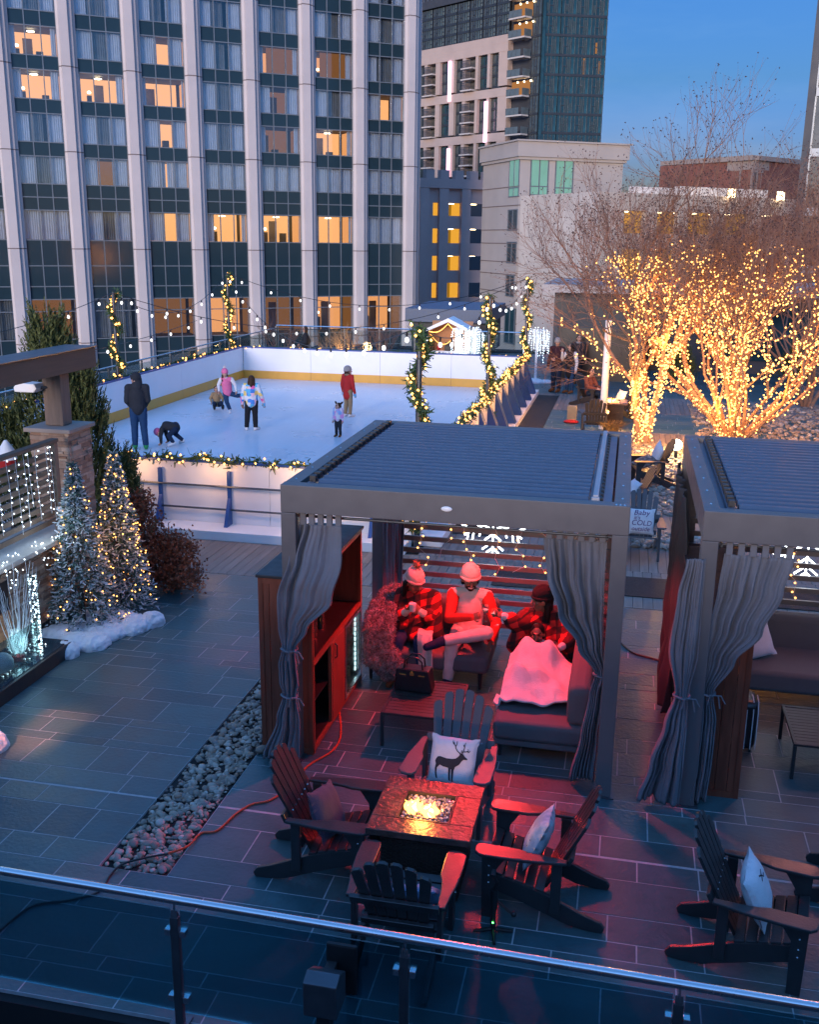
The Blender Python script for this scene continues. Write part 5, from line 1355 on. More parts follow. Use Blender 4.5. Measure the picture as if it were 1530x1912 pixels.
def person(label, loc, rz, j, top, legs, shoe, skin=None, hair=None, hair_long=False, hat=None, pom=None, hood=None, vest=None, vox=.009, shawl=None, group=None, coat=0., fold=.014, smile=False, beard=False, skates=False, sleeve=None, no_legs=False, shoe_mat2=None, scarf=None, mitt=None, fat=1.0):
    skin = skin or SKIN_L; h = j['h']; hr = j['hr']; k = h/1.72*fat
    t = thing('person', label, 'person', loc, rz, group)
    f = V(j['face']).normalized(); up0 = V((0,0,1)) if abs(f.z) < .8 else V((0,1,0)); up0 = V(j.get('up', up0)); xr = f.cross(up0).normalized(); up = xr.cross(f); HR = Matrix((xr, f, up)).transposed()
    H0 = j['head']; s = hr/.115
    b = MB()
    hp = lambda x, y, z: H0+HR @ V((x*s, y*s, z*s))
    b.ball(H0+HR@V((0,-.012*s,.018*s)), (.076*s,.092*s,.098*s), 16, 12, HR); b.ball(hp(0,.022,-.055), (.054*s,.062*s,.062*s), 14, 10, HR); b.ball(hp(0,.050,-.092), (.030*s,.026*s,.022*s), 10, 8, HR)
    b.cap(hp(0,.088,.012), hp(0,.104,-.022), .011*s, .016*s, 8); b.ball(hp(0,.080,.042), (.050*s,.016*s,.012*s), 10, 6, HR); b.ball(hp(0,.078,-.056), (.026*s,.014*s,.010*s), 10, 6, HR)
    for q in (-1,1): b.ball(hp(q*.078,-.004,-.008), (.012*s,.022*s,.032*s), 8, 6, HR); b.ball(hp(q*.040,.062,-.02), (.024*s,.022*s,.022*s), 8, 6, HR)
    b.cap(hp(0,-.02,-.08), j['neck'], .048*s, .055*k, 12); b.cap(j['neck'], j['chest'], .06*k, .11*k, 12); b.cap(j['chest'], j['hip'], .11*k, .11*k, 12)
    for q in 'lr':
        b.cap(j['neck'], j['s'+q], .05*k, .05*k); b.cap(j['s'+q], j['e'+q], .047*k, .038*k); b.cap(j['e'+q], j['w'+q], .038*k, .026*k)
        hand(b, j['w'+q], j['d'+q], max(k, .62), j.get('curl'+q, .6), j.get('x'+q))
        b.cap(j['hip'], j['p'+q], .09*k, .08*k); b.cap(j['p'+q], j['k'+q], .078*k, .052*k); b.cap(j['k'+q], j['a'+q], .052*k, .036*k); b.cap(j['a'+q], j['t'+q], .036*k, .026*k)
    body = fused('body', b, [skin, LIPS, EYE, TEETH, HAIRB], t, vox, 0, 2, True)
    me = body.data
    for m_ in [skin, LIPS, EYE, TEETH, HAIRB]:
        if len(me.materials) < 5 or m_.name not in me.materials: pass
    me.materials.clear()
    for m_ in (skin, LIPS, EYE, TEETH, HAIRB): me.materials.append(m_)
    HI = HR.transposed()
    for p in me.polygons:
        q = HI @ (V(p.center)-H0)/s; mi = 0
        if q.y > .045:
            if abs(abs(q.x)-.033) < .0135 and abs(q.z-.022) < .009: mi = 2
            elif abs(abs(q.x)-.034) < .022 and abs(q.z-.045) < .006: mi = 4
            elif abs(q.x) < .027 and abs(q.z+.056) < .011: mi = (3 if smile and abs(q.z+.055) < .006 else 1)
        if beard and q.length < .2 and q.y > -.01 and q.z < -.035 and not (abs(q.x) < .028 and abs(q.z+.056) < .012) and q.z > -.14: mi = 4
        p.material_index = mi
    # trousers
    if not no_legs:
        b = MB(); b.cap(j['hip']+V((0,0,.05*k)), j['hip'], .125*k, .13*k, 14)
        for q in 'lr': b.cap(j['hip'], j['p'+q], .115*k, .105*k); b.cap(j['p'+q], j['k'+q], .10*k, .075*k); b.cap(j['k'+q], j['a'+q].lerp(j['k'+q], .10), .075*k, .062*k)
        fused('trousers', b, legs, t, .012, fold*.8)
        b = MB(); b2 = MB()
        for q in 'lr':
            a, e = j['a'+q], j['t'+q]; b.cap(a.lerp(j['k'+q], .14 if skates else .06), a, .052*k, .055*k); b.cap(a, e, .055*k, .042*k); he = a+(a-e).normalized()*.035*k; b.cap(a, V((he.x,he.y,min(a.z,e.z+.01)))if not j.get('free') else he, .05*k, .04*k)
            if skates: b2.bar(a+(a-e)*.3+V((0,0,-.062*k)), e+(e-a)*.2+V((0,0,-.040*k)), .006, .04*k)
        fused('boots' if skates else 'shoes', b, shoe, t, .010, 0)
        if skates: obj('skate_blades', b2, M['steel'], t)
    # coat
    b = MB(); hp_ = j['hip']+(j['chest']-j['hip'])*(.05-coat)
    if coat > .2: hp_ = j['hip']-V((0,0,coat*.35*h))
    b.cap(j['neck']-(j['neck']-j['chest'])*.25, j['chest'], .088*k, .145*k, 14); b.cap(j['chest'], j['hip'], .15*k, .142*k, 14); b.cap(j['hip'], hp_, .142*k, .16*k, 14)
    ln = (j['sl']-j['sr']).normalized()
    for q, sg in (('l',1),('r',-1)):
        b.cap(j['chest']+ln*sg*.04*k, j['hip']+ln*sg*.045*k, .125*k, .12*k); b.cap(j['neck']-V((0,0,.03*k)), j['s'+q], .07*k, .075*k)
        if not sleeve: b.cap(j['s'+q], j['e'+q], .078*k, .064*k); b.cap(j['e'+q], j['w'+q], .064*k, .046*k)
    fused('jacket' if not vest else 'vest', b, vest or top, t, .013, fold)
    if sleeve or vest:
        b = MB()
        for q in 'lr': b.cap(j['s'+q], j['e'+q], .075*k, .06*k); b.cap(j['e'+q], j['w'+q], .06*k, .042*k)
        b.cap(j['sl'], j['sr'], .06*k, .06*k); b.cap(j['neck']-V((0,0,.02*k)), j['neck']+V((0,0,.02*k)), .072*k, .064*k)
        fused('sweater', b, sleeve or top, t, .012, fold*.7)
    if shawl:
        b = MB()
        for q in 'lr':
            b.cap(j['neck']-V((0,0,.04)), j['s'+q], .09*k, .105*k); b.cap(j['s'+q], j['e'+q], .105*k, .10*k); b.cap(j['e'+q], j['e'+q].lerp(j['w'+q], .45), .10*k, .095*k); b.cap(j['chest'], j['e'+q], .13*k, .10*k)
        b.cap(j['chest'], j['hip'], .17*k, .18*k)
        for c0, c1, r0, r1 in j.get('shawl', ()): b.cap(c0, c1, r0, r1)
        fused('plaid_shawl', b, shawl, t, .013, .02)
    for q in 'lr':
        if mitt and mitt.get(q): m_ = MB(); m_.cap(j['w'+q], j['w'+q]+V(j['d'+q]).normalized()*.13*k, .042*k, .035*k); m_.cap(j['w'+q]+V(j['d'+q]).normalized()*.05*k, j['w'+q]+V(j['d'+q]).normalized()*.10*k+ln*.05*k, .02*k, .016*k); fused('mitten', m_, mitt[q], t, .01)
    if scarf: b = MB(); b.tube([j['neck']+V((.075*k*math.cos(a), .075*k*math.sin(a), .015)) for a in [i*.5 for i in range(14)]], .035*k, 8); fused('scarf', b, scarf, t, .01, .012)
    if hair:
        b = MB(); b.ball(hp(0,-.026,.030), (.084*s,.088*s,.098*s), 16, 10, HR)
        for q in (-1,1): b.cap(hp(q*.066,-.012,.03), hp(q*.070,-.02,-.06), .026*s, .020*s)
        b.cap(hp(0,-.06,.0), hp(0,-.06,-.10), .062*s, .05*s)
        if hair_long:
            L = hair_long
            for q in (-1,0,1): b.cap(hp(q*.06,-.045,-.05), hp(q*.075,-.05+ (.05 if q else -.01),-.10-L), .038*s, .026*s)
        fused('hair', b, hair, t, .009, .010)
    if hat:
        b = MB(); b.ball(hp(0,-.016,.062), (.098*s,.112*s,.102*s), 20, 12, HR)
        hb_ = fused('beanie', b, hat, t, .009, .004)
        ring = [H0+HR@V((.095*s*math.cos(a), -.014*s+.109*s*math.sin(a), .034*s+.012*s*math.sin(a))) for a in [i*2*math.pi/24 for i in range(25)]]
        obj('brim', MB().tube(ring, 0.0125*s, 8, caps=False), hat, hb_, smooth=True)
        if pom: pb = MB(); rg = random.Random(4); leafy(pb, hp(0,-.04,.19), 160, .012*s, .05*s, .004, rg); pb.ball(hp(0,-.04,.19), .035*s, 10, 8); obj('pompom', pb, pom, hb_)
    if hood:
        b = MB(); b.ball(hp(0,-.035,.02), (.108*s,.122*s,.122*s), 16, 10, HR); b.cap(hp(0,-.05,-.05), j['neck']-V((0,0,.03)), .095*s, .12*k); b.cap(hp(0,.04,.09), hp(0,.075,.05), .05*s, .028*s)
        fused('hood', b, hood, t, .012, .012)
    return t
RK = 'people on and around the ice rink'
# hooded adult
j = stand(1.78); j['face'] = V((.75,.55,-.45)); j['head'] += V((.03,.02,-.01)); j['wl'] = V((.15,-.17,.95)); j['el'] = V((.235,.0,1.12)); j['wr'] = V((-.15,-.17,.97)); j['er'] = V((-.225,-.01,1.14)); j['kl'] += V((.0,-.03,0)); j['ar'] += V((-.02,.05,0)); j['dl'] = V((-.3,-.4,-1)); j['dr'] = V((.3,-.4,-1))
person('adult in a dark hooded jacket, blue jeans and green shoes standing on the ice', at(262,838,IZ), R(205), j, C_char, C_denim, C_green, hood=C_char, hair=HAIRN, group=RK, vox=.011, fat=1.08)
# crawling child
j = stand(1.15, True); j.update(hip=V((.12,0,.44)), chest=V((-.10,0,.47)), neck=V((-.21,0,.40)), head=V((-.28,-.02,.30)), face=V((-.4,-.2,-.9)), up=V((-.9,0,.4)), sl=V((-.17,-.11,.42)), sr=V((-.17,.11,.42)), el=V((-.20,-.15,.25)), er=V((-.16,.14,.25)), wl=V((-.20,-.14,.09)), wr=V((-.12,.16,.09)), dl=V((-.6,0,-.7)), dr=V((-.6,0,-.7)), pl=V((.13,-.07,.41)), pr=V((.13,.07,.41)), kl=V((-.02,-.12,.26)), kr=V((.06,.13,.26)), al=V((.10,-.14,.09)), ar=V((.24,.16,.10)), tl=V((-.02,-.17,.045)), tr=V((.14,.20,.045)), free=1)
person('child in dark clothes and a red hat bending down with hands on the ice', at(320,832,IZ), R(8), j, C_char, C_denimd, C_white, hat=C_pink, group=RK, skates=True, fat=1.12)
# gliding girl
j = stand(1.30, True); j['hip'] = V((0,.05,.58)); j['chest'] = V((-.02,.02,.84)); j['neck'] = V((-.03,0,.99)); j['head'] = V((-.05,-.03,1.12)); j['face'] = V((.25,-1,-.1)); j['sl'] = V((.12,.02,.96)); j['sr'] = V((-.16,.02,.96)); j['el'] = V((.22,-.02,.82)); j['wl'] = V((.26,-.12,.66)); j['er'] = V((-.24,.02,.80)); j['wr'] = V((-.22,-.10,.66)); j['pl'] = V((.07,.05,.56)); j['kl'] = V((.26,.0,.50)); j['al'] = V((.55,.06,.50)); j['tl'] = V((.60,.02,.60)); j['pr'] = V((-.06,.05,.56)); j['kr'] = V((-.02,-.08,.34)); j['ar'] = V((.05,.05,.09)); j['tr'] = V((.06,-.10,.05)); j['free'] = 1
person('girl in a pink hat gliding on one skate with the other leg out', at(426,772,IZ), R(15), j, C_white, C_denim, C_white, hair=HAIRN, hair_long=.12, hat=C_pink, pom=C_white, group=RK, skates=True, vest=C_pink, sleeve=C_white, fat=1.1)
# small child sitting behind her
j = stand(1.05, True); j.update(hip=V((0,.0,.16)), chest=V((0,.03,.36)), neck=V((0,.02,.47)), head=V((0,-.02,.58)), sl=V((.10,.02,.44)), sr=V((-.10,.02,.44)), el=V((.17,.02,.32)), er=V((-.17,.02,.32)), wl=V((.16,-.12,.24)), wr=V((-.16,-.12,.24)), pl=V((.06,-.02,.13)), pr=V((-.06,-.02,.13)), kl=V((.10,-.22,.22)), kr=V((-.10,-.22,.22)), al=V((.12,-.40,.09)), ar=V((-.12,-.40,.09)), tl=V((.13,-.44,.17)), tr=V((-.13,-.44,.17)), free=1)
person('small child in navy and beige sitting on the ice just left of the gliding girl', at(405,764,IZ), R(30), j, C_tan, C_denimd, C_black, hair=HAIRN, group=RK, skates=True, fat=1.1)
# patterned jacket
j = stand(1.42, True); j['wr'] = V((-.30,-.12,.70)); j['er'] = V((-.24,-.02,.90)); j['head'] += V((-.02,.02,0)); j['face'] = V((-.1,-1,-.2)); j['kl'] += V((.03,0,0)); j['al'] += V((.05,0,0)); j['tl'] += V((.06,0,0)); j['tr'] = V((-.16,-.10,.03))
person('child in a bright multicoloured patterned jacket and black trousers on white skates', at(471,803,IZ), R(195), j, P_multi, C_black, C_white, hair=HAIRN, hair_long=.06, group=RK, skates=True, coat=.12, mitt={'r':cl('blue_glove', (.10,.40,.65))}, fat=1.18)
# red coat
j = stand(1.40, True); j['face'] = V((-.4,-.9,.05))
person('child in a red coat with fur collar and grey knit hat holding a blue mitten', at(650,778,IZ), R(150), j, C_red, C_tan, C_white, hair=HAIRN, hat=C_grey, scarf=cl('fur_collar', (.25,.17,.11)), group=RK, skates=True, coat=.30, mitt={'l':cl('blue_mitten', (.10,.38,.62)), 'r':cl('blue_mitten', (.10,.38,.62))}, fat=1.05)
j = stand(.86, True, .10); j['hr'] = .085; j['head'] = V((0,-.01,.76)); j['face'] = V((-.7,-.7,0))
td = person('toddler in a pale pink patterned jacket and brown boots', at(632,815,IZ), R(-10), j, P_tod, C_char, C_brown, hair=HAIRN, group=RK, fat=1.2)
pt = MB(); [pt.cap((s*.07,.03,.83), (s*.10,.05,.86), .028, .020) for s in (-1,1)]; fused('pigtails', pt, HAIRN, td, .008)
# person walking behind the rink
j = stand(1.70); j['wl'] = V((.18,-.25,1.05)); j['er'] = V((-.25,.10,1.08)); 
person('person in dark clothes walking past behind the far rink board', (-12.1,37.4,0), R(-80), j, C_char, C_black, C_black, hair=HAIRN, hair_long=.10, group=RK)
# standing group at the end of the terrace
SG = 'adults standing at the end of the terrace'
j = stand(1.80); j['el'] = V((.27,-.05,1.15)); j['wl'] = V((.10,-.26,1.10)); j['dl'] = V((-.8,-.4,0)); j['face'] = V((.5,-.8,-.3))
person('adult in a grey knit hat, maroon jacket and jeans standing with arm bent', at(1038,731), R(-25), j, C_maroon, C_denimd, C_brown, hat=C_grey, hair=HAIRN, group=SG, fat=1.1)
j = stand(1.66); j['er'] = V((-.26,-.12,1.12)); j['wr'] = V((-.12,-.30,1.36)); j['dr'] = V((.2,-.2,1)); j['face'] = V((-.7,-.6,.1))
person('adult in a long black coat with one pale sleeve raised to the face', at(1063,734), R(-35), j, C_black, C_denim, C_brown, hair=HAIRB, hair_long=.10, group=SG, coat=.40, vest=C_black, sleeve=C_white)
j = stand(1.74); q_ = at(1072,722)
person('adult half hidden behind the couple in a dark scarf', (q_.x+.05, q_.y+.9, 0), R(20), j, C_char, C_black, C_brown, hair=HAIRN, scarf=C_grey, group=SG)
# seated person by the far fire
def sit(h=1.7, seat=.40):
    k = h/1.7; j = stand(h); up = seat
    j.update(hip=V((0,0,up+.10)), chest=V((0,.05,up+.40*k)), neck=V((0,.03,up+.57*k)), head=V((0,-.02,up+.72*k)))
    for s, q in ((1,'l'),(-1,'r')):
        j['s'+q] = V((s*.185*k,.04,up+.52*k)); j['e'+q] = V((s*.24*k,-.10,up+.28*k)); j['w'+q] = V((s*.14*k,-.30,up+.24*k)); j['d'+q] = V((-s*.4,-1,0))
        j['p'+q] = V((s*.09*k,-.04,up+.08)); j['k'+q] = V((s*.11*k,-.46*k,up+.10)); j['a'+q] = V((s*.12*k,-.46*k,.08)); j['t'+q] = V((s*.13*k,-.64*k,.035))
    return j
j = sit(1.7,.33); q_ = cL.location
person('person in a rust brown jacket sitting in the far chair beside the fire', (q_.x, q_.y, 0), cL.rotation_euler.z, j, cl('rust_brown_cloth', (.20,.07,.05)), C_denimd, C_brown, hair=HAIRN, group='people seated by fires')
# ---- pergola party
PG = 'people relaxing in the red lit pergola'
o_ = V((-1.62,10.95,0)); L_ = lambda x, y, z: V((x,y,z))-o_
j = stand(1.80); j.update(hip=L_(-1.62,10.98,.50), chest=L_(-1.61,11.02,.82), neck=L_(-1.605,11.02,.99), head=L_(-1.60,10.95,1.145), face=V((.30,-1,-.30)), hr=.134,
  sl=L_(-1.41,11.0,.93), sr=L_(-1.80,11.0,.93), el=L_(-1.27,10.86,.66), wl=L_(-1.30,10.64,.53), dl=V((-.2,-.8,-.3)), er=L_(-1.80,10.74,.72), wr=L_(-1.52,10.58,.82), dr=V((.9,-.15,.35)), xr=V((0,.3,1)), curlr=1.2,
  pl=L_(-1.53,10.92,.49), kl=L_(-1.33,10.50,.68), al=L_(-1.80,10.34,.60), tl=L_(-1.96,10.22,.56), pr=L_(-1.71,10.92,.49), kr=L_(-1.72,10.47,.50), ar=L_(-1.76,10.46,.08), tr=L_(-1.79,10.30,.035), free=1)
person('smiling man in a cream beanie and cream vest with one ankle on his knee', o_, 0, j, C_rust, C_cream, C_navy, SKIN_D, hair=HAIRB, hat=C_cream, vest=C_cream, sleeve=C_rust, group=PG, vox=.0065, smile=True, beard=True, fold=.012)
def wine(loc, label, tilt=(0,0), fill=(.45,.30,.12)):
    t = thing('wine_glass', label, 'glass', loc, 0, 'wine glasses held up'); t.rotation_euler = (tilt[0], tilt[1], 0)
    prof = [(.032,0),(.030,.003),(.004,.008),(.0035,.08),(.012,.09),(.034,.12),(.038,.145),(.034,.185),(.032,.187)]
    m = MB()
    n = 16; vs = [(r*math.cos(2*math.pi*i/n), r*math.sin(2*math.pi*i/n), z) for r, z in prof for i in range(n)]
    m.add(vs, [(k*n+i, k*n+(i+1)%n, (k+1)*n+(i+1)%n, (k+1)*n+i) for k in range(len(prof)-1) for i in range(n)])
    obj('bowl', m, M['fridgeglass'], t, smooth=True); obj('drink', MB().tube([(0,0,.10),(0,0,.115),(0,0,.14)], [.012,.030,.034], 14), mat('drink', fill, .15), t, smooth=True)
wine((-1.375,10.545,.80), 'short stemmed glass with a pale frothy drink in the hand of the man', (0,.1), (.62,.55,.45))
wine((-1.225,10.40,.82), 'wine glass held out towards the man by the woman on the chaise', (0,-.15))
o_ = V((-2.22,10.9,0)); L_ = lambda x, y, z: V((x,y,z))-o_
j = stand(1.66); j.update(hip=L_(-2.22,10.98,.50), chest=L_(-2.22,10.99,.78), neck=L_(-2.24,10.97,.93), head=L_(-2.25,10.90,1.075), face=V((.75,-.6,-.45)), hr=.128,
  sl=L_(-2.04,10.97,.87), sr=L_(-2.40,10.97,.87), el=L_(-1.99,10.80,.66), wl=L_(-2.12,10.66,.80), dl=V((-.5,-.3,.6)), er=L_(-2.42,10.80,.64), wr=L_(-2.28,10.66,.80), dr=V((.5,-.3,.6)),
  pl=L_(-2.13,10.92,.48), kl=L_(-2.10,10.48,.50), al=L_(-2.06,10.46,.09), tl=L_(-2.02,10.30,.035), pr=L_(-2.31,10.92,.48), kr=L_(-2.34,10.48,.50), ar=L_(-2.38,10.44,.09), tr=L_(-2.40,10.28,.035),
  shawl=[(L_(-2.40,10.80,.66), L_(-2.46,10.66,.50), .10,.08),(L_(-1.99,10.80,.66), L_(-1.92,10.66,.52), .10,.08),(L_(-2.2,10.8,.6), L_(-2.2,10.62,.50), .14,.08),(L_(-2.4,10.7,.55), L_(-1.98,10.66,.54), .07,.07)])
person('woman in a cream pompom hat and red and black plaid shawl with blue jeans', o_, 0, j, C_cream, C_denim, C_brown, SKIN_D, hair=HAIRB, hair_long=.10, hat=C_cream, pom=C_tan, shawl=PLAID, group=PG, vox=.0065)
tag(obj('cup', MB().tube([(0,0,0),(0,0,.09)], [.034,.042], 14), M['pillow_w'], smooth=True, loc=(-2.20,10.585,.83)), 'white cup held by the woman in the pompom hat', 'cup')
# scarf hanging from her lap
sc2 = MB(); sc2.grid(lambda u, v: (-2.13+.17*u+.05*v, 10.60-.22*min(1,v*2.2)+.018*math.sin(u*9+v*3)+.02*v, .62-.02*u-(.46*max(0,v-.35)/.65)), 14, 26)
q_ = obj('cream_scarf', sc2, C_cream, smooth=True); sl_ = q_.modifiers.new('thick', 'SOLIDIFY'); sl_.thickness = .012; tag(q_, 'cream scarf hanging over the knees of the woman in the plaid shawl', 'scarf')
o_ = V((-.70,10.6,0)); L_ = lambda x, y, z: V((x,y,z))-o_
j = stand(1.66); j.update(hip=L_(-.68,10.68,.50), chest=L_(-.70,10.70,.78), neck=L_(-.72,10.69,.93), head=L_(-.75,10.63,1.075), face=V((-.95,-.30,-.12)), hr=.128,
  sl=L_(-.54,10.64,.86), sr=L_(-.90,10.66,.86), el=L_(-.42,10.50,.66), wl=L_(-.50,10.28,.68), dl=V((-.9,-.3,0)), er=L_(-1.00,10.50,.82), wr=L_(-1.14,10.42,.93), dr=V((-.9,-.2,.25)), curlr=1.1,
  pl=L_(-.60,10.60,.49), kl=L_(-.62,10.16,.60), al=L_(-.72,9.72,.47), tl=L_(-.74,9.60,.50), pr=L_(-.80,10.60,.49), kr=L_(-.86,10.16,.58), ar=L_(-.90,9.70,.47), tr=L_(-.92,9.58,.50), free=1,
  shawl=[(L_(-.95,10.56,.75), L_(-1.02,10.46,.58), .10,.09),(L_(-.45,10.5,.7), L_(-.40,10.42,.56), .10,.08),(L_(-.7,10.6,.7), L_(-.7,10.5,.56), .16,.14)])
person('woman in a black beanie and plaid shawl on the chaise reaching out with a glass', o_, 0, j, C_white, C_denimd, C_black, SKIN_D, hair=HAIRB, hair_long=.22, hat=C_black, shawl=PLAID, sleeve=C_white, vest=C_white, group=PG, vox=.0065)
o_ = V((-.75,10.36,0)); L_ = lambda x, y, z: V((x,y,z))-o_
j = stand(1.05, True); j.update(hip=L_(-.74,10.40,.50), chest=L_(-.75,10.38,.62), neck=L_(-.75,10.36,.70), head=L_(-.755,10.31,.80), face=V((-.15,-1,-.25)), hr=.102,
  sl=L_(-.64,10.36,.66), sr=L_(-.86,10.36,.66), el=L_(-.58,10.26,.58), wl=L_(-.68,10.17,.60), dl=V((-.8,-.3,.2)), er=L_(-.92,10.26,.57), wr=L_(-.80,10.17,.60), dr=V((.8,-.3,.2)), pl=L_(-.69,10.34,.47), pr=L_(-.80,10.34,.47), kl=L_(-.68,10.12,.50), kr=L_(-.82,10.12,.50), al=L_(-.68,9.95,.44), ar=L_(-.82,9.95,.44), tl=L_(-.68,9.88,.46), tr=L_(-.82,9.88,.46), free=1)
person('small child in a pale coat sitting in front of the woman under the white blanket', o_, 0, j, C_white, C_grey, C_brown, SKIN_D, hair=HAIRB, group=PG, vox=.006)
tag(obj('cup', MB().tube([(0,0,0),(0,0,.07)], [.028,.034], 12), M['pillow_w'], smooth=True, loc=(-.74,10.12,.60)), 'white cup held by the small child on the chaise', 'cup')
# white blanket over the legs
def blanket(u, v):
    x = -1.20+u*.92; y = 10.19-v*.86 - .10*math.sin(u*3.1)*v
    x += .06*math.sin(v*4)-.05*v*(1-u)
    top = .545+.26*math.exp(-((x+.62)/.13)**2-((y-10.14)/.20)**2)+.26*math.exp(-((x+.87)/.13)**2-((y-10.14)/.20)**2)+.15*math.exp(-((x+.72)/.12)**2-((y-9.66)/.16)**2)+.14*math.exp(-((x+.90)/.12)**2-((y-9.66)/.16)**2)
    top += .030*noise.noise(V((x*7,y*6,2)))+.022*math.sin(x*17+y*9+2*noise.noise(V((x*4,y*4,0))))
    edge = max(0, -1.03-x)
    if edge > 0: top -= edge*2.0; x += edge*.75
    if v > .78: top = max(top-(v-.78)*.25, .425)
    return (x, y, max(top, .12))
bl_ = obj('blanket', MB().grid(blanket, 70, 80), mat('white_fleece', (.70,.66,.64), .95, .08, 12., .5, 90., sheen=.5), smooth=True)
s_ = bl_.modifiers.new('thick', 'SOLIDIFY'); s_.thickness = .022; tag(bl_, 'thick white fleece blanket over the legs of the woman and child on the chaise', 'blanket')
# fur throw on the loveseat arm
rg = random.Random(8); fm = MB()
path = [(-2.50,11.35,.80),(-2.56,11.10,.80),(-2.60,10.85,.76),(-2.60,10.62,.70),(-2.58,10.44,.60),(-2.56,10.36,.42),(-2.53,10.33,.26)]
for i in range(len(path)-1):
    for k in range(6):
        c = V(path[i]).lerp(V(path[i+1]), k/6)
        for s in range(5): fm.ball(c+V((-.10+.06*s+.015*math.sin(i*2+s),.012*math.sin(s*2+i),.012*math.cos(s*1.7+k))), .058+.008*math.sin(s*3+i*2+k*.5), 10, 8)
fm.cap((-2.38,10.34,.38),(-2.34,10.33,.22),.09,.10); fm.cap((-2.55,10.33,.3),(-2.42,10.32,.16),.09,.08)
fur = fused('fur_throw', fm, mat('brown_fur', (.20,.15,.13), .95, .5, 16., .7, 90., sheen=.5, col2=(.36,.31,.30)), None, .012, .015, 6)
rg = random.Random(18); hm = MB(); fme = bpy.data.meshes.new_from_object(fur.evaluated_get(bpy.context.evaluated_depsgraph_get()))
for p in fme.polygons:
    if rg.random() < .75:
        c = V(p.center); d = (V(p.normal)+V((rg.gauss(0,.4),rg.gauss(0,.4),rg.gauss(0,.4)-.5))).normalized(); x = d.orthogonal().normalized(); x = Matrix.Rotation(rg.random()*6,3,d)@x; L = rg.uniform(.022,.05)
        hm.add([c-x*.005, c+x*.005, c+d*L], [(0,1,2)])
tag(obj('fur_pile', hm, mat('fur_hair', (.2,.16,.15), .9, .3, 9., island=[(.10,.07,.06),(.22,.17,.15),(.36,.31,.30),(.16,.12,.11)]), fur), kind='stuff')
tag(fur, 'brown and grey mottled fur throw over the left arm of the loveseat', 'throw')
# ================================================================== LEFT SIDE: PILLAR, HEARTH, TREES
M['ledge'] = mat('ledgestone', (.3,.2,.15), .85, .25, 16., .4, 50.,
    island=[(.30,.19,.13),(.40,.30,.23),(.22,.12,.08),(.36,.24,.17),(.48,.40,.33),(.27,.16,.11),(.33,.25,.20),(.18,.11,.08)])
M['timber'] = mat('weathered_timber', (.13,.085,.06), .75, .3, 4., .35, 40., stretch=(6,.5,6))
M['timber_v'] = mat('weathered_post', (.17,.125,.10), .75, .3, 4., .35, 40., stretch=(6,6,.5))
def stacked(mb, x0, x1, y0, y1, z0, z1, seed, faces='xy', th=.05):
    rg = random.Random(seed); z = z0
    while z < z1-.01:
        h = min(rg.choice((.03,.04,.05,.06)), z1-z)
        x = x0
        while x < x1-.01:
            w = min(rg.uniform(.10,.30), x1-x); o = rg.uniform(0,.022)
            mb.bx(x+.001, x+w-.001, y0-o, y0+th, z+.001, z+h-.002); x += w
        y = y0+th+.002
        while y < y1-.01:
            w = min(rg.uniform(.10,.30), y1-y); o = rg.uniform(0,.022)
            mb.bx(x1-th, x1+o, y+.001, y+w-.001, z+.001, z+h-.002); y += w
        z += h
sp = thing('stone_pillar', 'stacked ledgestone pillar with a flat cap carrying the timber arbor post', 'pillar', (0,0,0))
b = MB(); stacked(b, -7.52, -6.97, 11.62, 12.16, 0, 2.44, 5); obj('stones', b, M['ledge'], sp)
obj('core', MB().bx(-7.51,-7.025,11.68,12.15,0,2.43), M['dkclad'], sp); obj('cap_stone', MB().bx(-7.58,-6.92,11.56,12.22,2.445,2.50), M['stone_trim'], sp, bevel=.008)
ar = thing('timber_arbor', 'weathered timber post and beam on the stone pillar at the upper left', 'arbor', (0,0,0))
obj('post', MB().bx(-7.35,-7.13,11.78,12.0,2.505,3.40), M['timber_v'], ar, bevel=.008)
obj('post', MB().bx(-7.40,-7.352,11.80,11.98,2.505,3.18), M['timber_v'], ar, bevel=.006)
obj('beam', MB().bx(-7.46,-7.353,4,12.55,3.19,3.46), M['timber'], ar, bevel=.008); obj('beam', MB().bx(-7.127,-7.03,4,12.55,3.19,3.46), M['timber'], ar, bevel=.008)
obj('metal_flashing', MB().bx(-7.48,-7.01,4,12.57,3.462,3.475), M['steel_d'], ar)
lp = thing('flood_lamp', 'white rectangular flood lamp fixed to the timber post', 'lamp', (-7.52,11.72,3.0))
obj('housing', MB().prism([(-.17,-.05),(.10,-.05),(.15,.0),(.12,.06),(-.12,.07),(-.18,.01)], -.11, .11, 'y'), M['white'], lp, bevel=.012)
obj('arm', MB().tube([(.12,0,0),(.20,.08,.0)], .02, 8), M['steel_d'], lp)
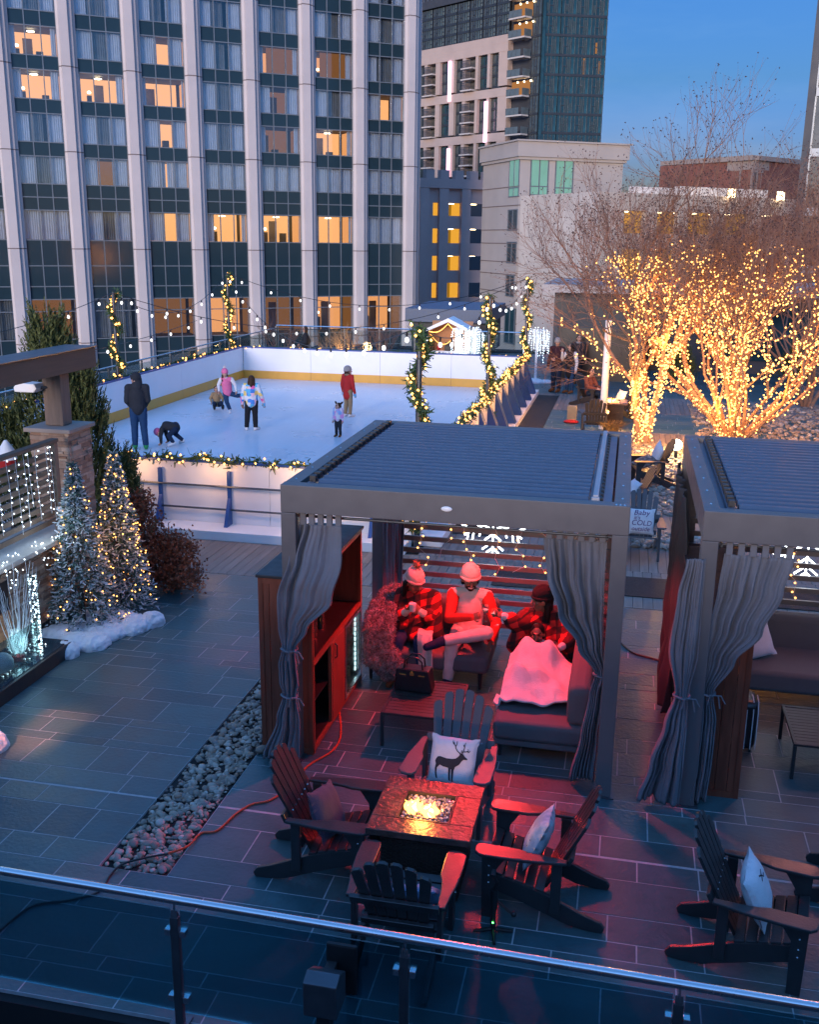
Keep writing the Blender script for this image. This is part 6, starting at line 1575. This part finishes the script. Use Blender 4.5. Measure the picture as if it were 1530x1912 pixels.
# hearth wall and ledge
hw = thing('hearth_wall', 'low ledgestone hearth wall with a pale slab top beside the frosted trees', 'wall', (0,0,0))
b = MB(); stacked(b, -7.45, -7.0, 6.0, 11.55, .18, 1.18, 6); obj('stones', b, M['ledge'], hw); obj('slab', MB().bx(-7.5,-6.78,5.9,11.58,1.185,1.25), mat('pale_slab', (.42,.38,.33), .8, .15, 3., .2, 20.), hw, bevel=.01)
obj('core', MB().bx(-7.44,-7.06,6.06,11.5,.0,1.18), M['dkclad'], hw)
obj('fire_opening', MB().bx(-6.998,-6.974,8.0,10.05,.2,.98), M['black'], hw)
fb = MB(); stacked(fb, -7.0, -6.955, 8.9, 10.02, .2, .62, 9, th=.02); obj('fire_bricks', fb, mat('orange_brick', (.42,.19,.09), .85, .25, 6.), hw)
obj('ledge', MB().bx(-6.99,-6.34,6,10.32,.0,.17), M['dkmetal'], hw, bevel=.006); obj('ledge_top', MB().bx(-6.98,-6.38,6.04,10.28,.171,.178), M['spandrel'], hw)
gp = thing('glass_screen', 'clear glass hearth screen standing on the black ledge', 'glass screen', (0,0,0)); obj('pane', MB().bx(-6.46,-6.45,6.2,9.78,.18,.62), glass('screen_glass', (.75,.88,.88), .12), gp)
for y in (8.4,9.7): obj('clip', MB().bx(-6.48,-6.43,y-.03,y+.03,.178,.23), M['steel'], gp)
fc = thing('slat_fence', 'grey timber slat fence draped with white fairy lights above the hearth', 'fence', (0,0,0))
b = MB()
for k in range(9): z = 1.36+k*.108; b.bx(-7.03,-7.0,5.5,11.26,z,z+.062)
obj('slats', b, M['timber'], fc); obj('post', MB().bx(-7.05,-6.97,11.265,11.35,1.255,2.38), M['timber_v'], fc, bevel=.005); obj('top_rail', MB().bx(-7.07,-6.96,5.5,11.36,2.385,2.43), M['timber'], fc, bevel=.006)
b = MB(); w_ = MB(); rg = random.Random(14)
for i in range(26):
    y = 11.2-i*.16+rg.uniform(-.04,.04); d = rg.uniform(.7,1.15); w_.tube([(-6.985,y,2.42),(-6.97,y+rg.uniform(-.03,.03),2.42-d*.5),(-6.96,y,2.42-d)], .0028, 3)
    z = 2.36
    while z > 2.42-d: b.octa((-6.965+rg.uniform(-.01,.01), y+rg.uniform(-.05,.05), z), .0105); z -= rg.uniform(.06,.15)
for i in range(46): b.octa((rg.uniform(-6.97,-6.78), 11.3-rg.random()*3, 1.265), .010); b.octa((-6.775, 11.3-rg.random()*3, 1.25-rg.random()*.28), .010)
for i in range(70): b.octa((rg.uniform(-6.9,-6.5), rg.uniform(8.3,10.1), .19), .009)
t = thing('string_lights', 'cool white icicle fairy lights over the slat fence and hearth ledge', 'string lights', (0,0,0)); obj('wire', w_, M['pillow_w'], t); obj('fairy_lights', b, M['whitebulb'], t)
for y in (10.6,9.6): point('icicle_glow', (-6.7,y,1.55), (.70,.86,1.), 1.3, .3)
point('ledge_glow', (-6.55,9.6,.4), (.60,.85,1.), .9, .15)
def vase(loc, h, r, label, branches, seed, lights=0):
    rg = random.Random(seed); t = thing('glass_vase', label, 'vase', loc)
    n = 20; prof = [(r*.0,.0),(r,.0),(r*1.02,h*.5),(r*1.05,h)]
    m = MB(); vs = [(q*math.cos(2*math.pi*i/n), q*math.sin(2*math.pi*i/n), z) for q, z in prof for i in range(n)]
    m.add(vs, [(k*n+i, k*n+(i+1)%n, (k+1)*n+(i+1)%n, (k+1)*n+i) for k in range(3) for i in range(n)]); obj('glass', m, M['fridgeglass'], t, smooth=True)
    if branches:
        bt = thing('white_branches', 'bunch of thin white painted branches standing in the tall glass vase', 'branches', loc); m = MB()
        for i in range(26):
            a = rg.random()*6.28; q = rg.uniform(.1,.26); H = rg.uniform(.75,1.15); p = [(r*.5*math.cos(a),r*.5*math.sin(a),.02)]
            for k in range(1,9): u = k/8; p.append((r*.5*math.cos(a)+q*u*math.cos(a)+rg.uniform(-.018,.018), r*.5*math.sin(a)+q*u*math.sin(a)+rg.uniform(-.018,.018), .02+H*u))
            m.tube(p, [.005*(1-.6*k/8) for k in range(9)], 5)
        obj('twigs', m, M['white'], bt); obj('red_base', MB().tube([(0,0,.004),(0,0,.06)], r*.9, 14), C_red, t)
    if lights:
        lb = MB(); 
        for i in range(lights): a = rg.random()*6.28; lb.octa((r*.8*math.cos(a), r*.8*math.sin(a), .02+rg.random()*h*.95), .011)
        obj('fairy_lights', lb, M['whitebulb'], t)
v0 = at(35,1232,.18); vase((v0.x,v0.y,.179), .36, .075, 'tall glass vase holding white branches on the hearth ledge', True, 3)
v0 = at(72,1222,.18); vase((v0.x,v0.y,.179), .98, .055, 'slender glass cylinder packed with white fairy lights on the hearth ledge', False, 4, 95)
sb = at(4,1238,.30); tag(obj('frosted_globe', MB().ball((0,0,0), .12, 20, 14), M['snow'], smooth=True, loc=(sb.x,sb.y,.299)), 'white frosted globe on the hearth ledge at the left edge', 'globe')
wc = atx(12,850,-7.9); ct = thing('cone_ornament', 'white pointed ornament with a reddish base behind the slat fence', 'ornament', (wc.x,wc.y,wc.z)); obj('cone', MB().tube([(0,0,-.05),(0,0,.08),(0,0,.2)], [.13,.10,.02], 14), M['white'], ct, smooth=True); obj('stem', MB().tube([(0,0,-wc.z),(0,0,-.16)], .03, 12), M['dkmetal'], ct); obj('red_base', MB().tube([(0,0,-.16),(0,0,-.052)], .12, 14), C_red, ct)
fake_snow((0,0,0), [(-6.72,10.75,.28),(-6.45,10.55,.25),(-6.30,10.95,.30),(-6.05,11.25,.26),(-6.35,11.35,.3),(-5.85,11.42,.15),(-6.40,10.25,.16),(-6.62,11.3,.3),(-6.25,10.62,.22)], .15, 'crumpled white fake snow blanket round the feet of the frosted trees', 6)
s_ = at(-24,1400); fake_snow((s_.x,s_.y,0), [(0,0,.20),(-.2,.1,.25)], .2, 'white fake snow heap at the lower left edge', 7)

def frosted(loc, h, r, label, seed, nb, mts, tilt=0):
    """slim artificial fir: whorled branch tips of needles with frosted ends"""
    rg = random.Random(seed); t = thing('frosted_tree', label, 'christmas tree', loc, 0, 'frosted christmas trees')
    obj('trunk', MB().tube([(0,0,0),(0,0,h*.95)], [.03,.008], 6), M['dkmetal'], t)
    g = MB(); fr = MB(); bl = MB(); n = 780
    for i in range(n):
        u = (i+.5)/n; z = .12+h*(.0+u*.93); rr = r*(1-u)**.85*rg.uniform(.78,1.12)+.02; a = i*2.39996+rg.uniform(-.4,.4)
        d = V((math.cos(a), math.sin(a), rg.uniform(-.25,.35))); p0 = V((0,0,z+.05)); p1 = V((0,0,z))+V((math.cos(a),math.sin(a),0))*rr
        for k in range(9):
            f = .45+.55*k/8; c = p0.lerp(p1, f); c.z -= .06*f*f
            dd = (V((math.cos(a),math.sin(a),.1))+V((rg.gauss(0,.7),rg.gauss(0,.7),rg.gauss(0,.55)))).normalized(); x = dd.orthogonal().normalized(); x = Matrix.Rotation(rg.random()*6, 3, dd)@x
            L = rg.uniform(.04,.075); w = .0105
            (fr if rg.random() < .22+.5*f*f else g).add([c-x*w, c+x*w, c+dd*L+x*w*.5, c+dd*L-x*w*.5], [(0,1,2,3)])
        if rg.random() < nb/n: bl.octa(p1+V((math.cos(a)*.02,math.sin(a)*.02,0)), .0115)
    obj('needles', g, mts[0], t); obj('frosted_tips', fr, mts[1], t); obj('fairy_lights', bl, M['warmbulb'], t)
fg = mat('frosted_green', (.04,.09,.07), .7, .3, 20., island=[(.02,.06,.045),(.05,.11,.09),(.10,.16,.15),(.03,.08,.05)])
fw = mat('flocked_white', (.5,.53,.58), .85, .15, 20., island=[(.55,.58,.63),(.38,.44,.47),(.62,.62,.66),(.28,.36,.36)])
frosted((-6.63,11.08,0), 2.2, .46, 'nearer frosted christmas tree with few warm lights', 1, 85, (fg, fw))
frosted((-6.42,11.72,0), 2.24, .42, 'farther frosted christmas tree thick with warm lights', 2, 210, (fg, fw))
point('xmas_glow', (-6.2,11.3,1.2), (1.,.45,.12), .9, .3)

def evergreen(loc, h, r, label, seed, n):
    """columnar conifer: upright pointed sprays"""
    rg = random.Random(seed); t = thing('evergreen', label, 'evergreen', loc, 0, 'dark columnar evergreens'); m = MB()
    obj('trunk', MB().tube([(0,0,0),(0,0,h*.8)], [.09,.02], 8), M['timber_v'], t)
    for i in range(n):
        u = rg.random()**.8; a = rg.random()*6.28; env = r*(1-.78*u**1.6)*(1+.18*math.sin(a*3+u*7)); rr = env*rg.uniform(.55,1.05)
        base = V((rr*math.cos(a), rr*math.sin(a), .15+u*(h-.5))); d = V((math.cos(a)*.32, math.sin(a)*.32, 1)).normalized(); L = rg.uniform(.22,.46)
        for k in range(15):
            f = k/14; c = base+d*L*f; dd = (d+V((rg.gauss(0,.42),rg.gauss(0,.42),rg.gauss(0,.3)))).normalized(); x = dd.orthogonal().normalized(); x = Matrix.Rotation(rg.random()*6,3,dd)@x
            l = .10*(1-.55*f)*rg.uniform(.7,1.2); w = .017*(1-.4*f); m.add([c-x*w, c+x*w, c+dd*l+x*w*.3, c+dd*l-x*w*.3], [(0,1,2,3)])
    obj('foliage', m, M['evg'], t)
M['evg'] = mat('evergreen_leaf', (.03,.06,.02), .75, .3, 8., island=[(.045,.062,.018),(.075,.095,.026),(.11,.125,.034),(.055,.075,.022)])
evergreen((-8.35,13.55,0), 3.95, .68, 'tallest dark evergreen column behind the timber post', 1, 900)
evergreen((-8.0,13.75,0), 3.2, .52, 'dark evergreen column right of the stone pillar against the ice', 2, 760)
evergreen((-9.05,13.4,0), 2.6, .5, 'shorter dark evergreen at the left behind the slat fence', 3, 520)
evergreen((-7.72,14.3,0), 1.75, .36, 'low dark evergreen against the front rink board', 4, 420)

def twig_tree(name, loc, label, cat, seed, stems, h, spread, depth, mt, group=None, leaf=None, leafn=0, leafsize=.04, r0=.035, lmat=None, ratio=.72, droop=.0, kidsn=(2,3), cm=None):
    rg = random.Random(seed); t = thing(name, label, cat, loc, 0, group); tr = MB(); tw = MB(); lf = MB(); paths = []; tips = []
    def grow(p, d, L, r, lv):
        pts = [p]; q = p.copy(); dd = d.copy(); n = 4 if lv < 2 else 3
        for k in range(n):
            dd = (dd+V((rg.gauss(0,.13),rg.gauss(0,.13),rg.gauss(0,.10)+.05-droop*lv))).normalized(); q = q+dd*L/n; pts.append(q.copy())
        rs = [r*(1-.45*k/n) for k in range(n+1)]; (tr if lv < 2 else tw).tube(pts, rs, 7 if lv < 1 else (5 if lv < 3 else 3), caps=False)
        if lv < 4: paths.append((pts, lv))
        if lv >= depth: tips.append((pts[-1], dd)); return
        for k in range(rg.randint(*kidsn)+(1 if lv >= 2 else 0)):
            f = rg.uniform(.45,1.) if k else 1.; i = min(n-1, int(f*n)); b_ = pts[i].lerp(pts[i+1], f*n-i) if f < 1 else pts[-1]
            x = dd.orthogonal().normalized(); x = Matrix.Rotation(rg.random()*6.28,3,dd)@x; an = rg.uniform(.22,.62)
            grow(b_, (dd*math.cos(an)+x*math.sin(an)).normalized(), L*ratio*rg.uniform(.8,1.15), r*.58, lv+1)
    for i in range(stems):
        a = 2*math.pi*i/stems+rg.uniform(-.35,.35); s = spread*rg.uniform(.45,1.)
        grow(V((.12*math.cos(a),.12*math.sin(a),0)), V((s*math.cos(a), s*math.sin(a), 1)).normalized(), h*.36*rg.uniform(.85,1.1), r0*rg.uniform(.7,1.1), 0)
    if lmat:
        for p, d in tips:
            for k in range(leafn): leafy(lf, p, 1, leafsize*.8, leafsize, leafsize*.4, rg)
    obj('trunk', tr, mt, t); obj('crown', tw, cm or mt, t)
    if lmat: obj('leaves', lf, lmat, t)
    return t, paths, tips
M['bark'] = mat('crape_bark', (.23,.14,.10), .8, .25, 6., .2, 30.); M['shoot'] = mat('bare_shoots', (.21,.12,.088), .85, .25, 6.)
M['seed'] = mat('seed_heads', (.06,.035,.035), .9, .2, 9.)
def lights_on(loc, paths, label, seed, per, r, maxz, br, off=.06, cone=9.):
    rg = random.Random(seed); b = MB(); w = MB()
    for pts, lv in paths:
        for a, c in zip(pts, pts[1:]):
            L = (c-a).length; n = int(L*per*(1.25 if lv == 0 else .8 if lv == 1 else 1.1 if lv == 2 else .55)*(1 if a.z < maxz*.55 else .55))
            for i in range(n):
                p = a.lerp(c, rg.random())
                if p.z > maxz or math.hypot(p.x, p.y) > .30+cone*max(0,p.z) : continue
                d = V((rg.gauss(0,1),rg.gauss(0,1)-.35,rg.gauss(0,.6))).normalized(); b.octa(p+d*off*rg.uniform(.6,1.4), br)
            if lv < 2 and a.z < maxz:
                w.tube([a.lerp(c,q/6)+V((math.cos(q*1.6),math.sin(q*1.6),0))*off*.9 for q in range(7)], .005, 3)
    t = thing('string_lights', label, 'string lights', loc, 0, 'warm lights wrapped round the bare trees'); obj('wire', w, M['dkmetal'], t); obj('fairy_lights', b, M['warmbulb'], t)
t1 = at(1200,826)
tt, paths, tips = twig_tree('bare_tree', (t1.x,t1.y,0), 'bare crape myrtle with a narrow light wrapped trunk left of the wide one', 'tree', 11, 5, 6.6, .30, 6, M['bark'], 'bare trees wrapped in warm lights', r0=.085, cm=M['shoot'], lmat=M['seed'], leafn=1, leafsize=.042, ratio=.74)
lights_on((t1.x,t1.y,0), paths, 'warm fairy lights wound densely round the narrow left tree trunk', 3, 44, .1, 4.6, .023, .12, .19)
t2 = at(1372,826)
tt, paths, tips = twig_tree('bare_tree', (t2.x,t2.y,0), 'wide spreading bare crape myrtle wrapped in warm lights at the right', 'tree', 12, 17, 6.8, 1.0, 6, M['bark'], 'bare trees wrapped in warm lights', r0=.07, cm=M['shoot'], lmat=M['seed'], leafn=1, leafsize=.042, ratio=.73)
lights_on((t2.x,t2.y,0), paths, 'warm fairy lights along the spreading stems of the wide right tree', 5, 15, .1, 4.9, .023, .09)
tt, paths, tips = twig_tree('bare_tree', (5.6,33.5,0), 'bare crape myrtle without lights filling the crown behind the lit ones', 'tree', 13, 6, 7.0, .6, 5, M['bark'], 'bare trees wrapped in warm lights', r0=.07, cm=M['shoot'], lmat=M['seed'], leafn=1, leafsize=.042)
for gx, gy, gz, gw in ((t1.x-.3,t1.y-.6,1.2,9),(t1.x+.3,t1.y-.6,2.6,9),(t2.x-.5,t2.y-.9,.9,12),(t2.x+.6,t2.y-.9,1.4,12),(t2.x,t2.y-.4,2.6,14),(t2.x-1.2,t2.y-.3,3.3,10),(t2.x+1.4,t2.y-.3,3.2,10),(t1.x,t1.y-.3,3.9,8)): point('tree_glow', (gx,gy,gz), (1.,.36,.055), gw*1.8, .3)
M['shrubbark'] = mat('shrub_twigs', (.20,.11,.08), .85, .2, 6.)
for i, (px, py, lab, h) in enumerate(((528,640,'bare reddish shrub behind the far rink board left of the walking person',1.9),(640,645,'pale bare shrub lit from below right of the walking person',1.7),(708,645,'thin bare shrub near the far end of the rink railing',1.7))):
    q = aty(px, py, 38.6); twig_tree('bare_shrub', (q.x,q.y,.0), lab, 'shrub', 30+i, 8, h*1.15, .8, 4, M['shrubbark'] if i != 1 else mat('pale_twigs', (.36,.24,.13), .8, .2, 6.), 'bare shrubs behind the rink', r0=.02)
point('shrub_glow', (aty(640,650,38).x, 38.2, .5), (1.,.6,.25), 12, .2)
M['rustleaf'] = mat('rust_leaf', (.16,.045,.02), .8, .3, 12., island=[(.24,.062,.03),(.32,.095,.04),(.16,.05,.024),(.28,.10,.05)])
sh = at(258,1106)
for i, (dx, dy, h, sd) in enumerate(((0,.1,1.45,51),(.50,.25,.80,52))):
    rg = random.Random(sd); t = thing('rust_shrub', 'rust red leafy shrub right of the frosted trees' if i == 0 else 'lower rust red shrub at the edge of the wood decking', 'shrub', (sh.x+dx-.05,sh.y+dy,0), 0, 'rust red shrubs'); m = MB(); s_ = MB()
    for k in range(300 if i == 0 else 190):
        u = rg.random(); a = rg.random()*6.28; rr = (.44 if i == 0 else .40)*(1-.55*u)*math.sqrt(rg.random())*(1+.35*math.sin(a*2+sd)); p = V((rr*math.cos(a), rr*math.sin(a), .1+u*(h-.1)))
        if k % 3 == 0: s_.tube([(0,0,0), (p.x*.4,p.y*.4,p.z*.5), p], [.010,.007,.003], 4)
        for c in range(22): leafy(m, p, 1, .055, .042, .018, rg, (0,0,.3))
    obj('stems', s_, M['shrubbark'], t); obj('leaves', m, M['rustleaf'], t)
M['grass'] = mat('dry_grass', (.22,.14,.05), .8, .3, 9.)
q = at(1130,812); rg = random.Random(60); m = MB()
for i in range(160):
    a = rg.random()*6.28; d = V((math.cos(a)*.5,math.sin(a)*.5,1)).normalized(); p = V((rg.gauss(0,.08),rg.gauss(0,.08),0)); m.tube([p,p+d*.25,p+d*.45+V((math.cos(a)*.12,math.sin(a)*.12,-.04))], [.006,.005,.002], 3)
tag(obj('grass_clump', m, M['grass'], loc=(q.x+.15,q.y,0)), 'clump of dry golden grass at the foot of the white pole', 'plant')
for i, (px, py) in enumerate(((1270,720),(1480,720))):
    q = at(px, py); evergreen((q.x,q.y,0), 1.5, .55, ('dim green shrub between the two lit trees','dim green shrub right of the wide lit tree')[i], 70+i, 260)
# window light spot
lo = bpy.data.objects.new('window_light', l_); COL.objects.link(lo); lo.location = (-6.1,1.2,6.0)
tg = V((-5.58,8.45,0)); lo.rotation_euler = (V(lo.location)-tg).to_track_quat('Z','Y').to_euler()
